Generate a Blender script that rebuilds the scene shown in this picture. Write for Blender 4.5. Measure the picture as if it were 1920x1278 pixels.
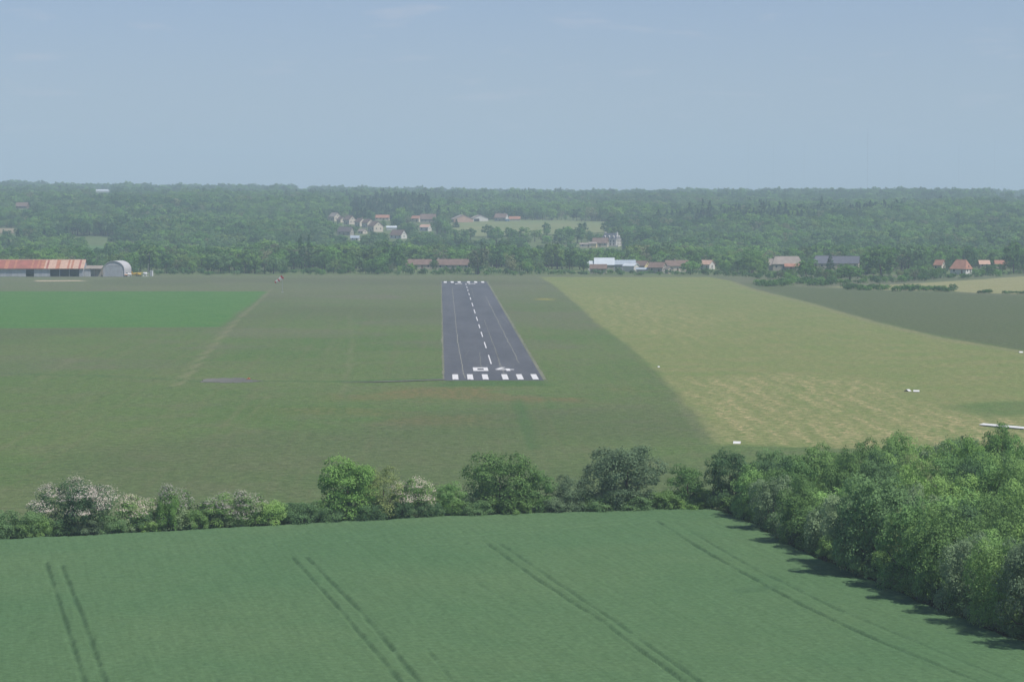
import bpy, math, random
import numpy as np
from mathutils import Vector, Matrix

for o in list(bpy.data.objects):
    bpy.data.objects.remove(o)
SC = bpy.context.scene
COL = SC.collection
R = math.radians

# ------------------------------------------------------------------ camera
FPX, CX, CY, HOR, VPX, CAMH = 4600.0, 960.0, 639.0, 375.5, 824.0, 41.0
cam_d = bpy.data.cameras.new('camera')
cam = bpy.data.objects.new('camera', cam_d)
COL.objects.link(cam)
cam_d.sensor_width = 36.0
cam_d.lens = 36.0 * FPX / 1920.0
cam_d.clip_start = 0.5
cam_d.clip_end = 40000
PITCH = math.atan((CY - HOR) / FPX)
YAW = math.atan((CX - VPX) / FPX)
cam.location = (0, 0, CAMH)
cam.rotation_euler = (math.pi / 2 - PITCH, 0, -YAW)
SC.camera = cam

# ------------------------------------------------------------------ sky and sun
SUN_AZ, SUN_EL = R(122), R(57)          # azimuth clockwise from +Y (the runway direction)
SKY_TINT = (0.68, 0.71, 0.96)
world = bpy.data.worlds.new('World')
SC.world = world
world.use_nodes = True
wn, wl = world.node_tree.nodes, world.node_tree.links
wn.clear()
w_out = wn.new('ShaderNodeOutputWorld')
w_bg = wn.new('ShaderNodeBackground')
w_sky = wn.new('ShaderNodeTexSky')
w_sky.sky_type = 'NISHITA'
w_sky.sun_disc = False
w_sky.sun_elevation = SUN_EL
w_sky.sun_rotation = SUN_AZ
w_sky.altitude = 100
w_sky.air_density = 1.0
w_sky.dust_density = 0.3
w_sky.ozone_density = 2.0
w_bg.inputs['Strength'].default_value = 0.085
# faint thin pinkish-white cloud wisps, everywhere in the sky alike
w_tc = wn.new('ShaderNodeTexCoord')
w_mp = wn.new('ShaderNodeMapping')
w_mp.inputs['Scale'].default_value = (26, 26, 150)
w_nz = wn.new('ShaderNodeTexNoise')
w_nz.inputs['Scale'].default_value = 1.0
w_nz.inputs['Detail'].default_value = 5.0
w_rp = wn.new('ShaderNodeMapRange')
w_rp.inputs['From Min'].default_value = 0.57
w_rp.inputs['From Max'].default_value = 0.74
w_rp.inputs['To Min'].default_value = 0.0
w_rp.inputs['To Max'].default_value = 0.38
w_mx = wn.new('ShaderNodeMix')
w_mx.data_type = 'RGBA'
w_mx.inputs[7].default_value = (7.6, 6.7, 7.2, 1)
wl.new(w_tc.outputs['Generated'], w_mp.inputs['Vector'])
wl.new(w_mp.outputs['Vector'], w_nz.inputs['Vector'])
wl.new(w_nz.outputs['Fac'], w_rp.inputs['Value'])
wl.new(w_rp.outputs['Result'], w_mx.inputs[0])
w_tn = wn.new('ShaderNodeMix')          # bluer air than the model's default
w_tn.data_type = 'RGBA'
w_tn.blend_type = 'MULTIPLY'
w_tn.inputs[0].default_value = 1.0
w_tn.inputs[7].default_value = SKY_TINT + (1,)
wl.new(w_sky.outputs['Color'], w_tn.inputs[6])
wl.new(w_tn.outputs[2], w_mx.inputs[6])
wl.new(w_mx.outputs[2], w_bg.inputs['Color'])
wl.new(w_bg.outputs['Background'], w_out.inputs['Surface'])

sun_d = bpy.data.lights.new('sun', 'SUN')
sun_d.energy = 4.1
sun_d.angle = R(0.6)
sun_d.color = (1.0, 0.955, 0.89)
sun = bpy.data.objects.new('sun', sun_d)
COL.objects.link(sun)
SUNV = Vector((math.sin(SUN_AZ) * math.cos(SUN_EL), math.cos(SUN_AZ) * math.cos(SUN_EL), math.sin(SUN_EL)))
sun.rotation_euler = SUNV.to_track_quat('Z', 'Y').to_euler()
sun.location = (200, -100, 300)

SC.render.engine = 'CYCLES'
SC.view_settings.view_transform = 'Standard'
SC.view_settings.look = 'None'
SC.view_settings.exposure = 0.23
SC.view_settings.gamma = 1.0
SC.view_settings.use_curve_mapping = False
SC.cycles.max_bounces = 4
SC.cycles.diffuse_bounces = 2
SC.cycles.glossy_bounces = 1
SC.cycles.transmission_bounces = 2
SC.cycles.volume_bounces = 2
SC.cycles.use_denoising = True
SC.cycles.sample_clamp_indirect = 4.0

# haze
HAZE_DENSITY = 1.9e-4
HAZE_COLOR = (0.715, 0.875, 1.0)

# ------------------------------------------------------------------ projection helpers (for measuring the place)
_cm = Matrix.Rotation(-YAW, 3, 'Z') @ Matrix.Rotation(math.pi / 2 - PITCH, 3, 'X')
_cmi = np.array(_cm.inverted())

def ray(px, py):
    return _cm @ Vector(((px - CX) / FPX, -(py - CY) / FPX, -1.0))

def ground(px, py, z=0.0):
    d = ray(px, py)
    t = (z - CAMH) / d.z
    return (d.x * t, d.y * t)

def project(P):
    """world points (n,3) -> px, py, depth"""
    P = np.asarray(P, float).reshape(-1, 3) - np.array([0, 0, CAMH])
    c = P @ _cmi.T
    dep = -c[:, 2]
    return CX + FPX * c[:, 0] / dep, CY - FPX * c[:, 1] / dep, dep

# value noise in numpy
_rs = np.random.RandomState(7)
_tab = _rs.rand(256, 256)
def vnoise(x, y, s):
    x = np.asarray(x, float) / s; y = np.asarray(y, float) / s
    xi = np.floor(x).astype(int); yi = np.floor(y).astype(int)
    fx = x - xi; fy = y - yi
    fx = fx * fx * (3 - 2 * fx); fy = fy * fy * (3 - 2 * fy)
    g = lambda a, b: _tab[a % 256, b % 256]
    return (g(xi, yi) * (1 - fx) + g(xi + 1, yi) * fx) * (1 - fy) + (g(xi, yi + 1) * (1 - fx) + g(xi + 1, yi + 1) * fx) * fy
def fnoise(x, y, s, o=3):
    r = 0; a = 1; t = 0
    for k in range(o):
        r = r + a * vnoise(np.asarray(x) + 37.1 * k, np.asarray(y) + 91.7 * k, s); t += a
        a *= .5; s /= 2.07
    return r / t

_PY = np.array([-1e5, 1550, 1650, 1750, 1850, 1950, 2050, 2350, 2700, 3200, 4000, 5000, 6000, 9000, 2e4])
_PZ = np.array([0, 0, -6, -5, -1, 4.5, 9, 20, 27.5, 34, 41.5, 47, 46, 44, 44])
def terrain(x, y):
    x = np.asarray(x, float); y = np.asarray(y, float)
    # smoothed profile
    z = (np.interp(y - 40, _PY, _PZ) + np.interp(y, _PY, _PZ) + np.interp(y + 40, _PY, _PZ)) / 3
    far = np.clip((y - 1650) / 900, 0, 1)
    left = np.clip((-x + 0.02 * y) / (0.2 * np.maximum(y, 500)), -0.15, 1.1)
    z = z + far * left * np.clip((y - 1500) / 3500, 0, 1) * 13
    z = z + np.clip((y - 1750) / 500, 0, 1) * (fnoise(x, y, 330, 2) - .5) * 12
    return z

def hit(px, py):
    d = ray(px, py)
    t = np.arange(1200, 12000, 3.0)
    X = d.x * t; Y = d.y * t; Z = CAMH + d.z * t
    below = np.nonzero(Z < terrain(X, Y))[0]
    i = below[0] if len(below) else len(t) - 1
    return (float(X[i]), float(Y[i]), float(terrain(X[i], Y[i])))

def mpp(p):
    """metres per photo pixel at a world point"""
    return project([p])[2][0] / FPX

# ------------------------------------------------------------------ node/material helpers
class NT:
    def __init__(s, name):
        s.m = bpy.data.materials.new(name); s.m.use_nodes = True
        s.t = s.m.node_tree; s.t.nodes.clear()
        s.out = s.t.nodes.new('ShaderNodeOutputMaterial')
    def n(s, typ, **kw):
        nd = s.t.nodes.new(typ)
        for k, v in kw.items():
            setattr(nd, k, v)
        return nd
    def l(s, a, b): s.t.links.new(a, b)
    def set(s, sock, v):
        if isinstance(v, bpy.types.NodeSocket): s.l(v, sock)
        elif isinstance(v, (tuple, list)):
            sock.default_value = tuple(v) + ((1,) if len(v) == 3 and len(sock.default_value) == 4 else ())
        else: sock.default_value = v
    def mix(s, f, a, b, blend='MIX'):
        m = s.n('ShaderNodeMix', data_type='RGBA', blend_type=blend)
        s.set(m.inputs[0], f); s.set(m.inputs[6], a); s.set(m.inputs[7], b)
        return m.outputs[2]
    def math(s, op, a, b=0.0, c=0.0, clamp=False):
        m = s.n('ShaderNodeMath', operation=op, use_clamp=clamp)
        s.set(m.inputs[0], a); s.set(m.inputs[1], b); s.set(m.inputs[2], c)
        return m.outputs[0]
    def rng(s, v, a, b, c=0.0, d=1.0):
        m = s.n('ShaderNodeMapRange')
        s.set(m.inputs[0], v); s.set(m.inputs[1], a); s.set(m.inputs[2], b); s.set(m.inputs[3], c); s.set(m.inputs[4], d)
        return m.outputs[0]
    def pos(s, scale=(1, 1, 1), rot=(0, 0, 0), obj=False):
        if obj: src = s.n('ShaderNodeTexCoord').outputs['Object']
        else: src = s.n('ShaderNodeNewGeometry').outputs['Position']
        mp = s.n('ShaderNodeMapping'); s.l(src, mp.inputs[0])
        mp.inputs['Scale'].default_value = scale; mp.inputs['Rotation'].default_value = rot
        return mp.outputs[0]
    def noise(s, vec, scale, detail=3, rough=.55, dist=0.0):
        m = s.n('ShaderNodeTexNoise'); s.l(vec, m.inputs['Vector'])
        m.inputs['Scale'].default_value = scale; m.inputs['Detail'].default_value = detail
        m.inputs['Roughness'].default_value = rough; m.inputs['Distortion'].default_value = dist
        return m.outputs['Fac']
    def attr(s, name):
        return s.n('ShaderNodeAttribute', attribute_name=name).outputs['Fac']
    def bump(s, h, strength=.5, dist=.1):
        b = s.n('ShaderNodeBump'); s.l(h, b.inputs['Height'])
        b.inputs['Strength'].default_value = strength; b.inputs['Distance'].default_value = dist
        return b.outputs[0]
    def principled(s, color, rough=.8, spec=.25, normal=None, metal=0.0):
        p = s.n('ShaderNodeBsdfPrincipled')
        s.set(p.inputs['Base Color'], color); s.set(p.inputs['Roughness'], rough)
        p.inputs['Specular IOR Level'].default_value = spec; p.inputs['Metallic'].default_value = metal
        if normal: s.l(normal, p.inputs['Normal'])
        s.l(p.outputs[0], s.out.inputs['Surface'])
        return s.m
    def diffuse(s, color, normal=None, transl=0.0, tcolor=None):
        d = s.n('ShaderNodeBsdfDiffuse'); s.set(d.inputs['Color'], color)
        if normal: s.l(normal, d.inputs['Normal'])
        o = d.outputs[0]
        if transl > 0:
            t = s.n('ShaderNodeBsdfTranslucent'); s.set(t.inputs['Color'], tcolor or color)
            mx = s.n('ShaderNodeMixShader'); mx.inputs[0].default_value = transl
            s.l(o, mx.inputs[1]); s.l(t.outputs[0], mx.inputs[2]); o = mx.outputs[0]
        s.l(o, s.out.inputs['Surface'])
        return s.m

def worn(name, color, var=.18, scale=.6, rough=.8, streak=True, stain=(.16, .14, .12), amount=.25, spec=.2):
    t = NT(name)
    n1 = t.noise(t.pos(obj=True), scale, 4)
    n2 = t.noise(t.pos((3, 3, .25) if streak else (1, 1, 1), obj=True), 1.2, 4, .6)
    c = t.mix(t.rng(n1, .3, .7), tuple(v * (1 - var) for v in color), tuple(min(1, v * (1 + var)) for v in color))
    c = t.mix(t.rng(n2, .5, .8, 0, amount), c, stain)
    return t.principled(c, rough, spec, t.bump(n2, .2, .02))

def leafmat(name, dark, light, transl=.38, gain=1.0):
    dark = tuple(v * 1.5 * gain for v in dark); light = tuple(v * 1.6 * gain for v in light)
    t = NT(name)
    a = t.attr('tint')
    oi = t.n('ShaderNodeObjectInfo').outputs['Random']
    c = t.mix(a, dark, light)
    c2 = t.mix(t.rng(oi, 0, 1, 0, .45), c, (light[0] * 1.15, light[1] * .98, light[2] * .8))
    v = t.rng(oi, 0, 1, .70, 1.22)
    hs = t.n('ShaderNodeHueSaturation'); t.l(c2, hs.inputs['Color']); t.l(v, hs.inputs['Value'])
    return t.diffuse(hs.outputs[0], None, transl, hs.outputs[0])

M = {}
M['bark'] = worn('bark', (.10, .085, .07), .3, 2.0, .9)
# foliage kinds
LEAF = {
    'oak':    ((.050, .090, .038), (.115, .185, .060)),
    'bright': ((.042, .088, .028), (.086, .150, .046)),
    'dark':   ((.032, .066, .036), (.075, .125, .055)),
    'olive':  ((.068, .095, .040), (.140, .170, .070)),
    'grey':   ((.062, .095, .055), (.125, .170, .095)),
    'conifer': ((.020, .045, .034), (.045, .080, .050)),
    'pale':   ((.085, .135, .050), (.165, .225, .080)),
    'fresh':  ((.052, .104, .038), (.108, .182, .064)),
    'brown':  ((.100, .095, .070), (.170, .150, .110)),
}
for k, (a, b) in LEAF.items():
    M['leaf_' + k] = leafmat('leaf_' + k, (a[0] * .84, a[1] * 1.08, a[2] * .82), (b[0] * .86, b[1] * 1.14, b[2] * .82), gain=.98)            # mixed woods in the distance
    M['near_' + k] = leafmat('brightened_leaf_' + k, (a[0] * .96, a[1], a[2]), (b[0] * .96, b[1], b[2]), gain=1.6)     # same leaf for near trees, extra light put into the colour
M['blossom'] = leafmat('blossom', (.32, .295, .27), (.47, .435, .40), .25)

# ------------------------------------------------------------------ mesh helpers
def tag(o, label=None, cat=None, group=None, kind=None):
    if label: o['label'] = label
    if cat: o['category'] = cat
    if group: o['group'] = group
    if kind: o['kind'] = kind
    return o

def empty(name, loc, rz=0.0, label=None, cat=None, group=None, scale=1.0):
    e = bpy.data.objects.new(name, None); COL.objects.link(e)
    e.location = loc; e.rotation_euler = (0, 0, rz); e.empty_display_size = 1
    e.scale = (scale,) * 3 if isinstance(scale, (int, float)) else scale
    return tag(e, label, cat, group)

def link(name, me, parent=None):
    o = bpy.data.objects.new(name, me); COL.objects.link(o)
    if parent: o.parent = parent
    return o

def mesh_np(name, V, F, mats, fattr=None, vattr=None, fmat=None, smooth=False):
    me = bpy.data.meshes.new(name)
    V = np.ascontiguousarray(V, dtype=np.float32); F = np.ascontiguousarray(F, dtype=np.int32)
    k = F.shape[1]
    me.vertices.add(len(V)); me.vertices.foreach_set('co', V.ravel())
    me.loops.add(F.size); me.loops.foreach_set('vertex_index', F.ravel())
    me.polygons.add(len(F)); me.polygons.foreach_set('loop_start', np.arange(len(F), dtype=np.int32) * k)
    if fmat is not None: me.polygons.foreach_set('material_index', np.asarray(fmat, dtype=np.int32))
    me.polygons.foreach_set('use_smooth', np.full(len(F), smooth))
    for nm, a in (fattr or {}).items():
        at = me.attributes.new(nm, 'FLOAT', 'FACE'); at.data.foreach_set('value', np.asarray(a, dtype=np.float32))
    for nm, a in (vattr or {}).items():
        at = me.attributes.new(nm, 'FLOAT', 'POINT'); at.data.foreach_set('value', np.asarray(a, dtype=np.float32))
    me.update(calc_edges=True)
    for m in (mats if isinstance(mats, (list, tuple)) else [mats]): me.materials.append(m)
    return me

class MB:
    def __init__(s): s.v = []; s.f = []
    def add(s, V, F):
        b = len(s.v); s.v += [tuple(p) for p in V]; s.f += [tuple(i + b for i in f) for f in F]; return s
    def box(s, x0, x1, y0, y1, z0, z1):
        V = [(x, y, z) for z in (z0, z1) for y in (y0, y1) for x in (x0, x1)]
        return s.add(V, [(0, 2, 3, 1), (4, 5, 7, 6), (0, 1, 5, 4), (2, 6, 7, 3), (0, 4, 6, 2), (1, 3, 7, 5)])
    def hexa(s, P):   # 8 points: 4 bottom (ccw from above), 4 top
        return s.add(P, [(3, 2, 1, 0), (4, 5, 6, 7), (0, 1, 5, 4), (1, 2, 6, 5), (2, 3, 7, 6), (3, 0, 4, 7)])
    def prism(s, poly, a0, a1, axis='x'):
        n = len(poly)
        mk = {'x': lambda u, v, a: (a, u, v), 'y': lambda u, v, a: (u, a, v), 'z': lambda u, v, a: (u, v, a)}[axis]
        V = [mk(u, v, a0) for u, v in poly] + [mk(u, v, a1) for u, v in poly]
        F = [tuple(range(n - 1, -1, -1)), tuple(range(n, 2 * n))] + [(i, (i + 1) % n, n + (i + 1) % n, n + i) for i in range(n)]
        return s.add(V, F)
    def tube(s, pts, rad, n=6, cap=True):
        pts = [Vector(p) for p in pts]; V = []; F = []
        for i, p in enumerate(pts):
            d = (pts[min(i + 1, len(pts) - 1)] - pts[max(i - 1, 0)]).normalized()
            a = d.cross(Vector((0, 0, 1)) if abs(d.z) < .9 else Vector((1, 0, 0))).normalized(); b = d.cross(a)
            for k in range(n):
                t = 2 * math.pi * k / n
                V.append(p + (a * math.cos(t) + b * math.sin(t)) * rad[i])
        for i in range(len(pts) - 1):
            for k in range(n):
                F.append((i * n + k, i * n + (k + 1) % n, (i + 1) * n + (k + 1) % n, (i + 1) * n + k))
        if cap: F += [tuple(range(n - 1, -1, -1)), tuple((len(pts) - 1) * n + k for k in range(n))]
        return s.add(V, F)
    def mesh(s, name, mat):
        me = bpy.data.meshes.new(name); me.from_pydata(s.v, [], s.f); me.update()
        me.materials.append(mat); return me
    def build(s, name, mat, parent=None, smooth=False):
        me = s.mesh(name, mat)
        if smooth: me.polygons.foreach_set('use_smooth', np.full(len(me.polygons), True))
        # outward normals
        import bmesh
        bm = bmesh.new(); bm.from_mesh(me); bmesh.ops.recalc_face_normals(bm, faces=bm.faces); bm.to_mesh(me); bm.free()
        return link(name, me, parent)

# polygon helpers (numpy)
def poly_sd(X, Y, poly):
    """signed distance, positive inside"""
    X = np.asarray(X, float); Y = np.asarray(Y, float)
    best = np.full(X.shape, 1e18); ins = np.zeros(X.shape, bool)
    n = len(poly)
    for i in range(n):
        ax, ay = poly[i]; bx, by = poly[(i + 1) % n]
        dx, dy = bx - ax, by - ay
        t = np.clip(((X - ax) * dx + (Y - ay) * dy) / (dx * dx + dy * dy + 1e-12), 0, 1)
        best = np.minimum(best, (X - ax - t * dx) ** 2 + (Y - ay - t * dy) ** 2)
        c = ((ay > Y) != (by > Y)) & (X < (bx - ax) * (Y - ay) / (by - ay + 1e-12) + ax)
        ins ^= c
    d = np.sqrt(best)
    return np.where(ins, d, -d)
def line_d(X, Y, pts):
    best = np.full(np.shape(X), 1e18)
    for (ax, ay), (bx, by) in zip(pts[:-1], pts[1:]):
        dx, dy = bx - ax, by - ay
        t = np.clip(((X - ax) * dx + (Y - ay) * dy) / (dx * dx + dy * dy + 1e-12), 0, 1)
        best = np.minimum(best, (X - ax - t * dx) ** 2 + (Y - ay - t * dy) ** 2)
    return np.sqrt(best)
def sstep(x, a, b):
    t = np.clip((x - a) / (b - a), 0, 1); return t * t * (3 - 2 * t)
def G(*pp, z=0.0): return [ground(px, py, z) for px, py in pp]

# ================================================================== GROUND MATERIAL
def ground_material():
    t = NT('airfield_ground')
    P = t.pos()
    big = t.noise(P, .012, 4, .55); mid = t.noise(P, .07, 4, .6); fin = t.noise(P, .6, 4, .65); tiny = t.noise(P, 2.2, 3, .7)
    streak = t.noise(t.pos((1, .25, 1)), .25, 4, .6)
    base = t.mix(t.rng(big, .35, .65), (.094, .154, .056), (.120, .166, .068))
    base = t.mix(t.rng(mid, .46, .72, 0, .6), base, (.138, .150, .086))
    base = t.mix(t.rng(streak, .5, .75, 0, .4), base, (.078, .122, .052))
    tuft = t.noise(t.pos((1, .7, 1)), .95, 3, .7)
    base = t.mix(t.rng(tuft, .56, .70, 0, .55), base, (.165, .175, .095))
    base = t.mix(t.rng(t.noise(t.pos((1, .8, 1), (0, 0, .4)), .33, 4, .7), .55, .72, 0, .5), base, (.072, .110, .046))
    lane = t.noise(t.pos((1, .015, 1)), .35, 3, .6)
    base = t.mix(t.rng(lane, .5, .7, 0, .28), base, (.150, .152, .085))
    # brown-grey seeding grass
    base = t.mix(t.math('MULTIPLY', t.attr('brown'), t.rng(mid, .2, .7, .55, 1)), base, (.140, .144, .098))
    base = t.mix(t.math('MULTIPLY', t.attr('dark'), .75), base, (.096, .114, .066))
    # sorrel red
    base = t.mix(t.math('MULTIPLY', t.attr('red'), t.rng(fin, .36, .62, .05, .55)), base, (.215, .125, .075))
    # mown hay: green-gold stubble with tan swaths
    hs = t.noise(t.pos((.8, .7, 1), (0, 0, R(16))), 1.0, 5, .7, .8)
    hs2 = t.noise(t.pos((1.0, .05, 1), (0, 0, R(-2))), .30, 3, .6)
    hay = t.mix(t.rng(mid, .35, .68), (.150, .200, .074), (.198, .208, .094))
    hay = t.mix(t.math('MULTIPLY', t.attr('dry'), t.rng(fin, .35, .6, .7, .1)), hay, (.115, .175, .058))
    sx = t.n('ShaderNodeSeparateXYZ'); t.l(P, sx.inputs[0])
    ph = t.math('ADD', t.math('MULTIPLY', sx.outputs['X'], 1.22), t.math('MULTIPLY', t.noise(P, .035, 3, .6), 22.0))
    stripe = t.rng(t.math('SINE', ph), -.6, .9, .5, 1.0)
    swath = t.math('MULTIPLY', t.math('MULTIPLY', t.rng(hs, .42, .60), t.rng(hs2, .35, .62, .4, 1.0)), stripe)
    hay = t.mix(t.math('MULTIPLY', swath, t.rng(t.attr('dry'), 0, 1, .10, .95)), hay, (.43, .345, .195))
    base = t.mix(t.attr('hay'), base, hay)
    pale = t.mix(t.rng(mid, .35, .65), (.235, .240, .115), (.275, .262, .140))
    base = t.mix(t.attr('pale'), base, pale)
    bright = t.mix(t.rng(mid, .35, .65), (.072, .165, .050), (.092, .180, .060))
    base = t.mix(t.attr('bright'), base, bright)
    base = t.mix(t.math('MULTIPLY', t.attr('track'), t.rng(fin, .25, .6, .3, .8)), base, (.205, .200, .120))
    base = t.mix(t.math('MULTIPLY', t.attr('lush'), t.rng(fin, .25, .6, .4, .8)), base, (.060, .128, .048))
    base = t.mix(t.math('MULTIPLY', t.attr('soil'), t.rng(fin, .3, .5, .4, 1)), base, (.40, .33, .24))
    base = t.mix(t.math('MULTIPLY', t.attr('yellow'), t.rng(tiny, .4, .6, .1, .5)), base, (.40, .33, .06))
    # fine mottling
    base = t.mix(1.0, base, t.mix(t.rng(fin, .25, .75), (.68, .70, .69), (1.32, 1.29, 1.26)), 'MULTIPLY')
    base = t.mix(1.0, base, t.mix(t.rng(tiny, .25, .75), (.68, .69, .68), (1.3, 1.3, 1.3)), 'MULTIPLY')
    nb = t.bump(t.math('ADD', fin, t.math('MULTIPLY', tiny, .4)), .55, .5)
    return t.diffuse(base, nb)
M['ground'] = ground_material()

# ================================================================== PLATEAU (fine grid split into fields)
gx = np.arange(-340, 440.1, 1.2); gy = np.concatenate([np.arange(296, 700, 2.2), np.arange(700, 1352, 3.2)])
nx, ny = len(gx), len(gy)
X, Y = np.meshgrid(gx, gy)
wob = (fnoise(X, Y, 14, 3) - .5) * 3.0
wob2 = (fnoise(X + 300, Y, 45, 3) - .5) * 10

HAY = G((1012, 519), (1040, 536), (1082, 570), (1128, 613), (1180, 648), (1222, 688), (1268, 735), (1310, 790), (1345, 832), (1500, 838), (1990, 850), (1990, 674), (1920, 658), (1760, 632), (1640, 603), (1520, 568), (1418, 543), (1368, 526), (1330, 519))
GREEN = G((-220, 546), (502, 546), (478, 566), (440, 590), (414, 613), (-220, 617))
PALE = G((1555, 538), (1680, 533), (1800, 526), (1925, 517.5), (2080, 514), (2080, 556), (1920, 551), (1830, 549), (1790, 546), (1650, 543))
RDARK = G((1400, 531), (1560, 541), (1830, 552), (2080, 560), (2080, 688), (1920, 655), (1760, 629), (1620, 598), (1500, 563))
sd_hay = poly_sd(X, Y, HAY) + wob * .5
sd_green = poly_sd(X, Y, GREEN) + wob * .6
sd_pale = poly_sd(X, Y, PALE) + wob * .8
sd_rd = poly_sd(X, Y, RDARK) + wob
A = {}
A['hay'] = sstep(sd_hay, -.9, .9)
A['bright'] = sstep(sd_green, -1.8, 1.8)
A['pale'] = sstep(sd_pale, -2.5, 2.5)
A['dark'] = np.maximum(sstep(sd_rd, -3, 3), .55 * sstep(fnoise(X, Y + 900, 120, 3), .5, .66))
# brown-grey: far end and patches
A['brown'] = np.clip(sstep(Y + wob2 * 6, 700, 1200) * .75 + sstep(fnoise(X + 50, Y, 70, 3), .56, .70) * (.2 + .3 * sstep(Y, 450, 700)), 0, 1) * (1 - .8 * sstep(sd_rd, -3, 3))
REDP = G((600, 734), (760, 722), (1010, 726), (1160, 728), (1270, 738), (1160, 758), (1030, 765), (800, 752), (640, 750))
A['red'] = sstep(poly_sd(X, Y, REDP) + wob * 2.5 + wob2, -8, 9) * sstep(fnoise(X, Y, 22, 3), .38, .62)
REDP2 = G((480, 760), (820, 760), (1000, 790), (820, 800), (520, 790))
A['red'] = np.maximum(A['red'], .5 * sstep(poly_sd(X, Y, REDP2) + wob2, -8, 12) * sstep(fnoise(X, Y + 70, 22, 3), .45, .7))
DRYP = G((1290, 712), (1480, 700), (1640, 715), (1700, 742), (1850, 775), (1990, 790), (1990, 850), (1340, 835), (1300, 770))
DRYP2 = G((1045, 545), (1230, 560), (1370, 590), (1330, 640), (1160, 622), (1100, 585))
A['dry'] = np.clip(sstep(poly_sd(X, Y, DRYP) + wob2, -8, 12) + .6 * sstep(poly_sd(X, Y, DRYP2) + wob2, -20, 25) + .12, 0, 1)
LUSHP = G((1750, 760), (1840, 752), (1990, 748), (1990, 775), (1850, 785))
A['lush'] = .7 * sstep(poly_sd(X, Y, LUSHP) + wob2 * .5, -3, 5)
A['lush'] = np.maximum(A['lush'], .8 * sstep(poly_sd(X, Y, G((836, 713), (1024, 713), (1050, 724), (800, 724))) + wob, -2, 3))
for pts, w, a in (([(490, 714), (620, 715), (833, 709)], 1.6, .9), ([(972, 748), (985, 795), (1003, 842)], .9, .7), ([(650, 735), (638, 775)], .7, .5),
                  ([(1020, 740), (1038, 765)], .7, .45), ([(0, 700), (200, 705), (375, 714)], 3.0, .45)):
    A['lush'] = np.maximum(A['lush'], a * (1 - sstep(line_d(X, Y, G(*pts)) + wob * .2, w * .4, w * 1.5)))
trk = np.zeros_like(X)
for pts, w, a in (([(507, 543), (478, 572), (446, 600), (395, 655), (335, 725)], .45, .8), ([(500, 552), (470, 577), (437, 602), (383, 658), (320, 725)], .4, .5),
                  ([(655, 590), (660, 640), (655, 680), (640, 760)], .5, .35), ([(1372, 528), (1418, 545), (1520, 570), (1640, 605), (1760, 634), (1920, 660), (1990, 676)], 1.8, .65),
                  ([(140, 670), (60, 720)], .6, .3), ([(1300, 760), (1350, 830)], .6, .4), ([(1270, 745), (1325, 830)], .6, .4), ([(200, 895), (150, 960)], .5, .4)):
    trk = np.maximum(trk, a * (1 - sstep(line_d(X, Y, G(*pts)) + wob * .12, w * .5, w * 1.8)))
A['track'] = trk
A['soil'] = sstep(poly_sd(X, Y, G((64, 525.2), (150, 525.2), (165, 527), (66, 527.6))) + wob * .3, -1, 1.5)
A['yellow'] = sstep(poly_sd(X, Y, G((1008, 559), (1034, 559.5), (1034, 563), (1008, 562.5))) + wob, -3, 3)
Z = (fnoise(X, Y, 9, 3) - .5) * .10 + (fnoise(X, Y, 60, 2) - .5) * .25
# runway and apron sit level in it
Z *= 1 - sstep(-np.abs(X - 12.5) + 22, 0, 6)
Z -= .02
V = np.stack([X, Y, Z], -1).reshape(-1, 3)
idx = np.arange(nx * ny).reshape(ny, nx)
F = np.stack([idx[:-1, :-1], idx[:-1, 1:], idx[1:, 1:], idx[1:, :-1]], -1).reshape(-1, 4)
fc = lambda a: ((a[:-1, :-1] + a[:-1, 1:] + a[1:, 1:] + a[1:, :-1]) / 4).ravel()
zone = np.zeros(len(F), int)
zone[fc(sd_rd) > 0] = 4; zone[fc(sd_hay) > 0] = 1; zone[fc(sd_green) > 0] = 2; zone[fc(sd_pale) > 0] = 3
def submesh(name, sel):
    f = F[sel]; u, inv = np.unique(f.ravel(), return_inverse=True)
    me = mesh_np(name, V[u], inv.reshape(-1, 4), M['ground'], vattr={k: a.ravel()[u] for k, a in A.items()}, smooth=True)
    return tag(link(name, me), kind='structure')
tag(submesh('airfield_grass', zone == 0), 'olive green grass of the airfield around the runway', 'grass')
tag(submesh('hay_field', zone == 1), 'yellow green mown hay field right of the runway', 'field')
tag(submesh('green_field', zone == 2), 'bright green field in front of the hangars', 'field')
tag(submesh('pale_field', zone == 3), 'pale yellow field before the farm trees at right', 'field')
tag(submesh('dark_field', zone == 4), 'dark green field beyond the hay field at right', 'field')

# ================================================================== TERRAIN (to the horizon)
def axis(stops):
    out = []
    for a, b, s in stops: out.append(np.arange(a, b, s))
    return np.unique(np.concatenate(out))
ty = axis([(-3000, 0, 500), (0, 1340, 60), (1340, 2600, 14), (2600, 6400, 50), (6400, 18001, 400)])
half = axis([(0, 700, 20), (700, 1800, 60), (1800, 9001, 600)])
tx = np.unique(np.concatenate([-half, half]))
TX, TY = np.meshgrid(tx, ty)
TZ = terrain(TX, TY) - .30 * (TY < 1400) - .02
TV = np.stack([TX, TY, TZ], -1).reshape(-1, 3)
ti = np.arange(len(tx) * len(ty)).reshape(len(ty), len(tx))
TF = np.stack([ti[:-1, :-1], ti[:-1, 1:], ti[1:, 1:], ti[1:, :-1]], -1).reshape(-1, 4)
def meadow_mat(name, a, b, c=None):
    t = NT(name); P = t.pos()
    n = t.noise(P, .02, 4); n2 = t.noise(P, .3, 4, .65)
    col = t.mix(t.rng(n, .35, .65), a, b)
    col = t.mix(1.0, col, t.mix(t.rng(n2, .3, .7), (.8, .8, .8), (1.18, 1.18, 1.18)), 'MULTIPLY')
    return t.diffuse(col, t.bump(n2, .5, .4))
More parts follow.
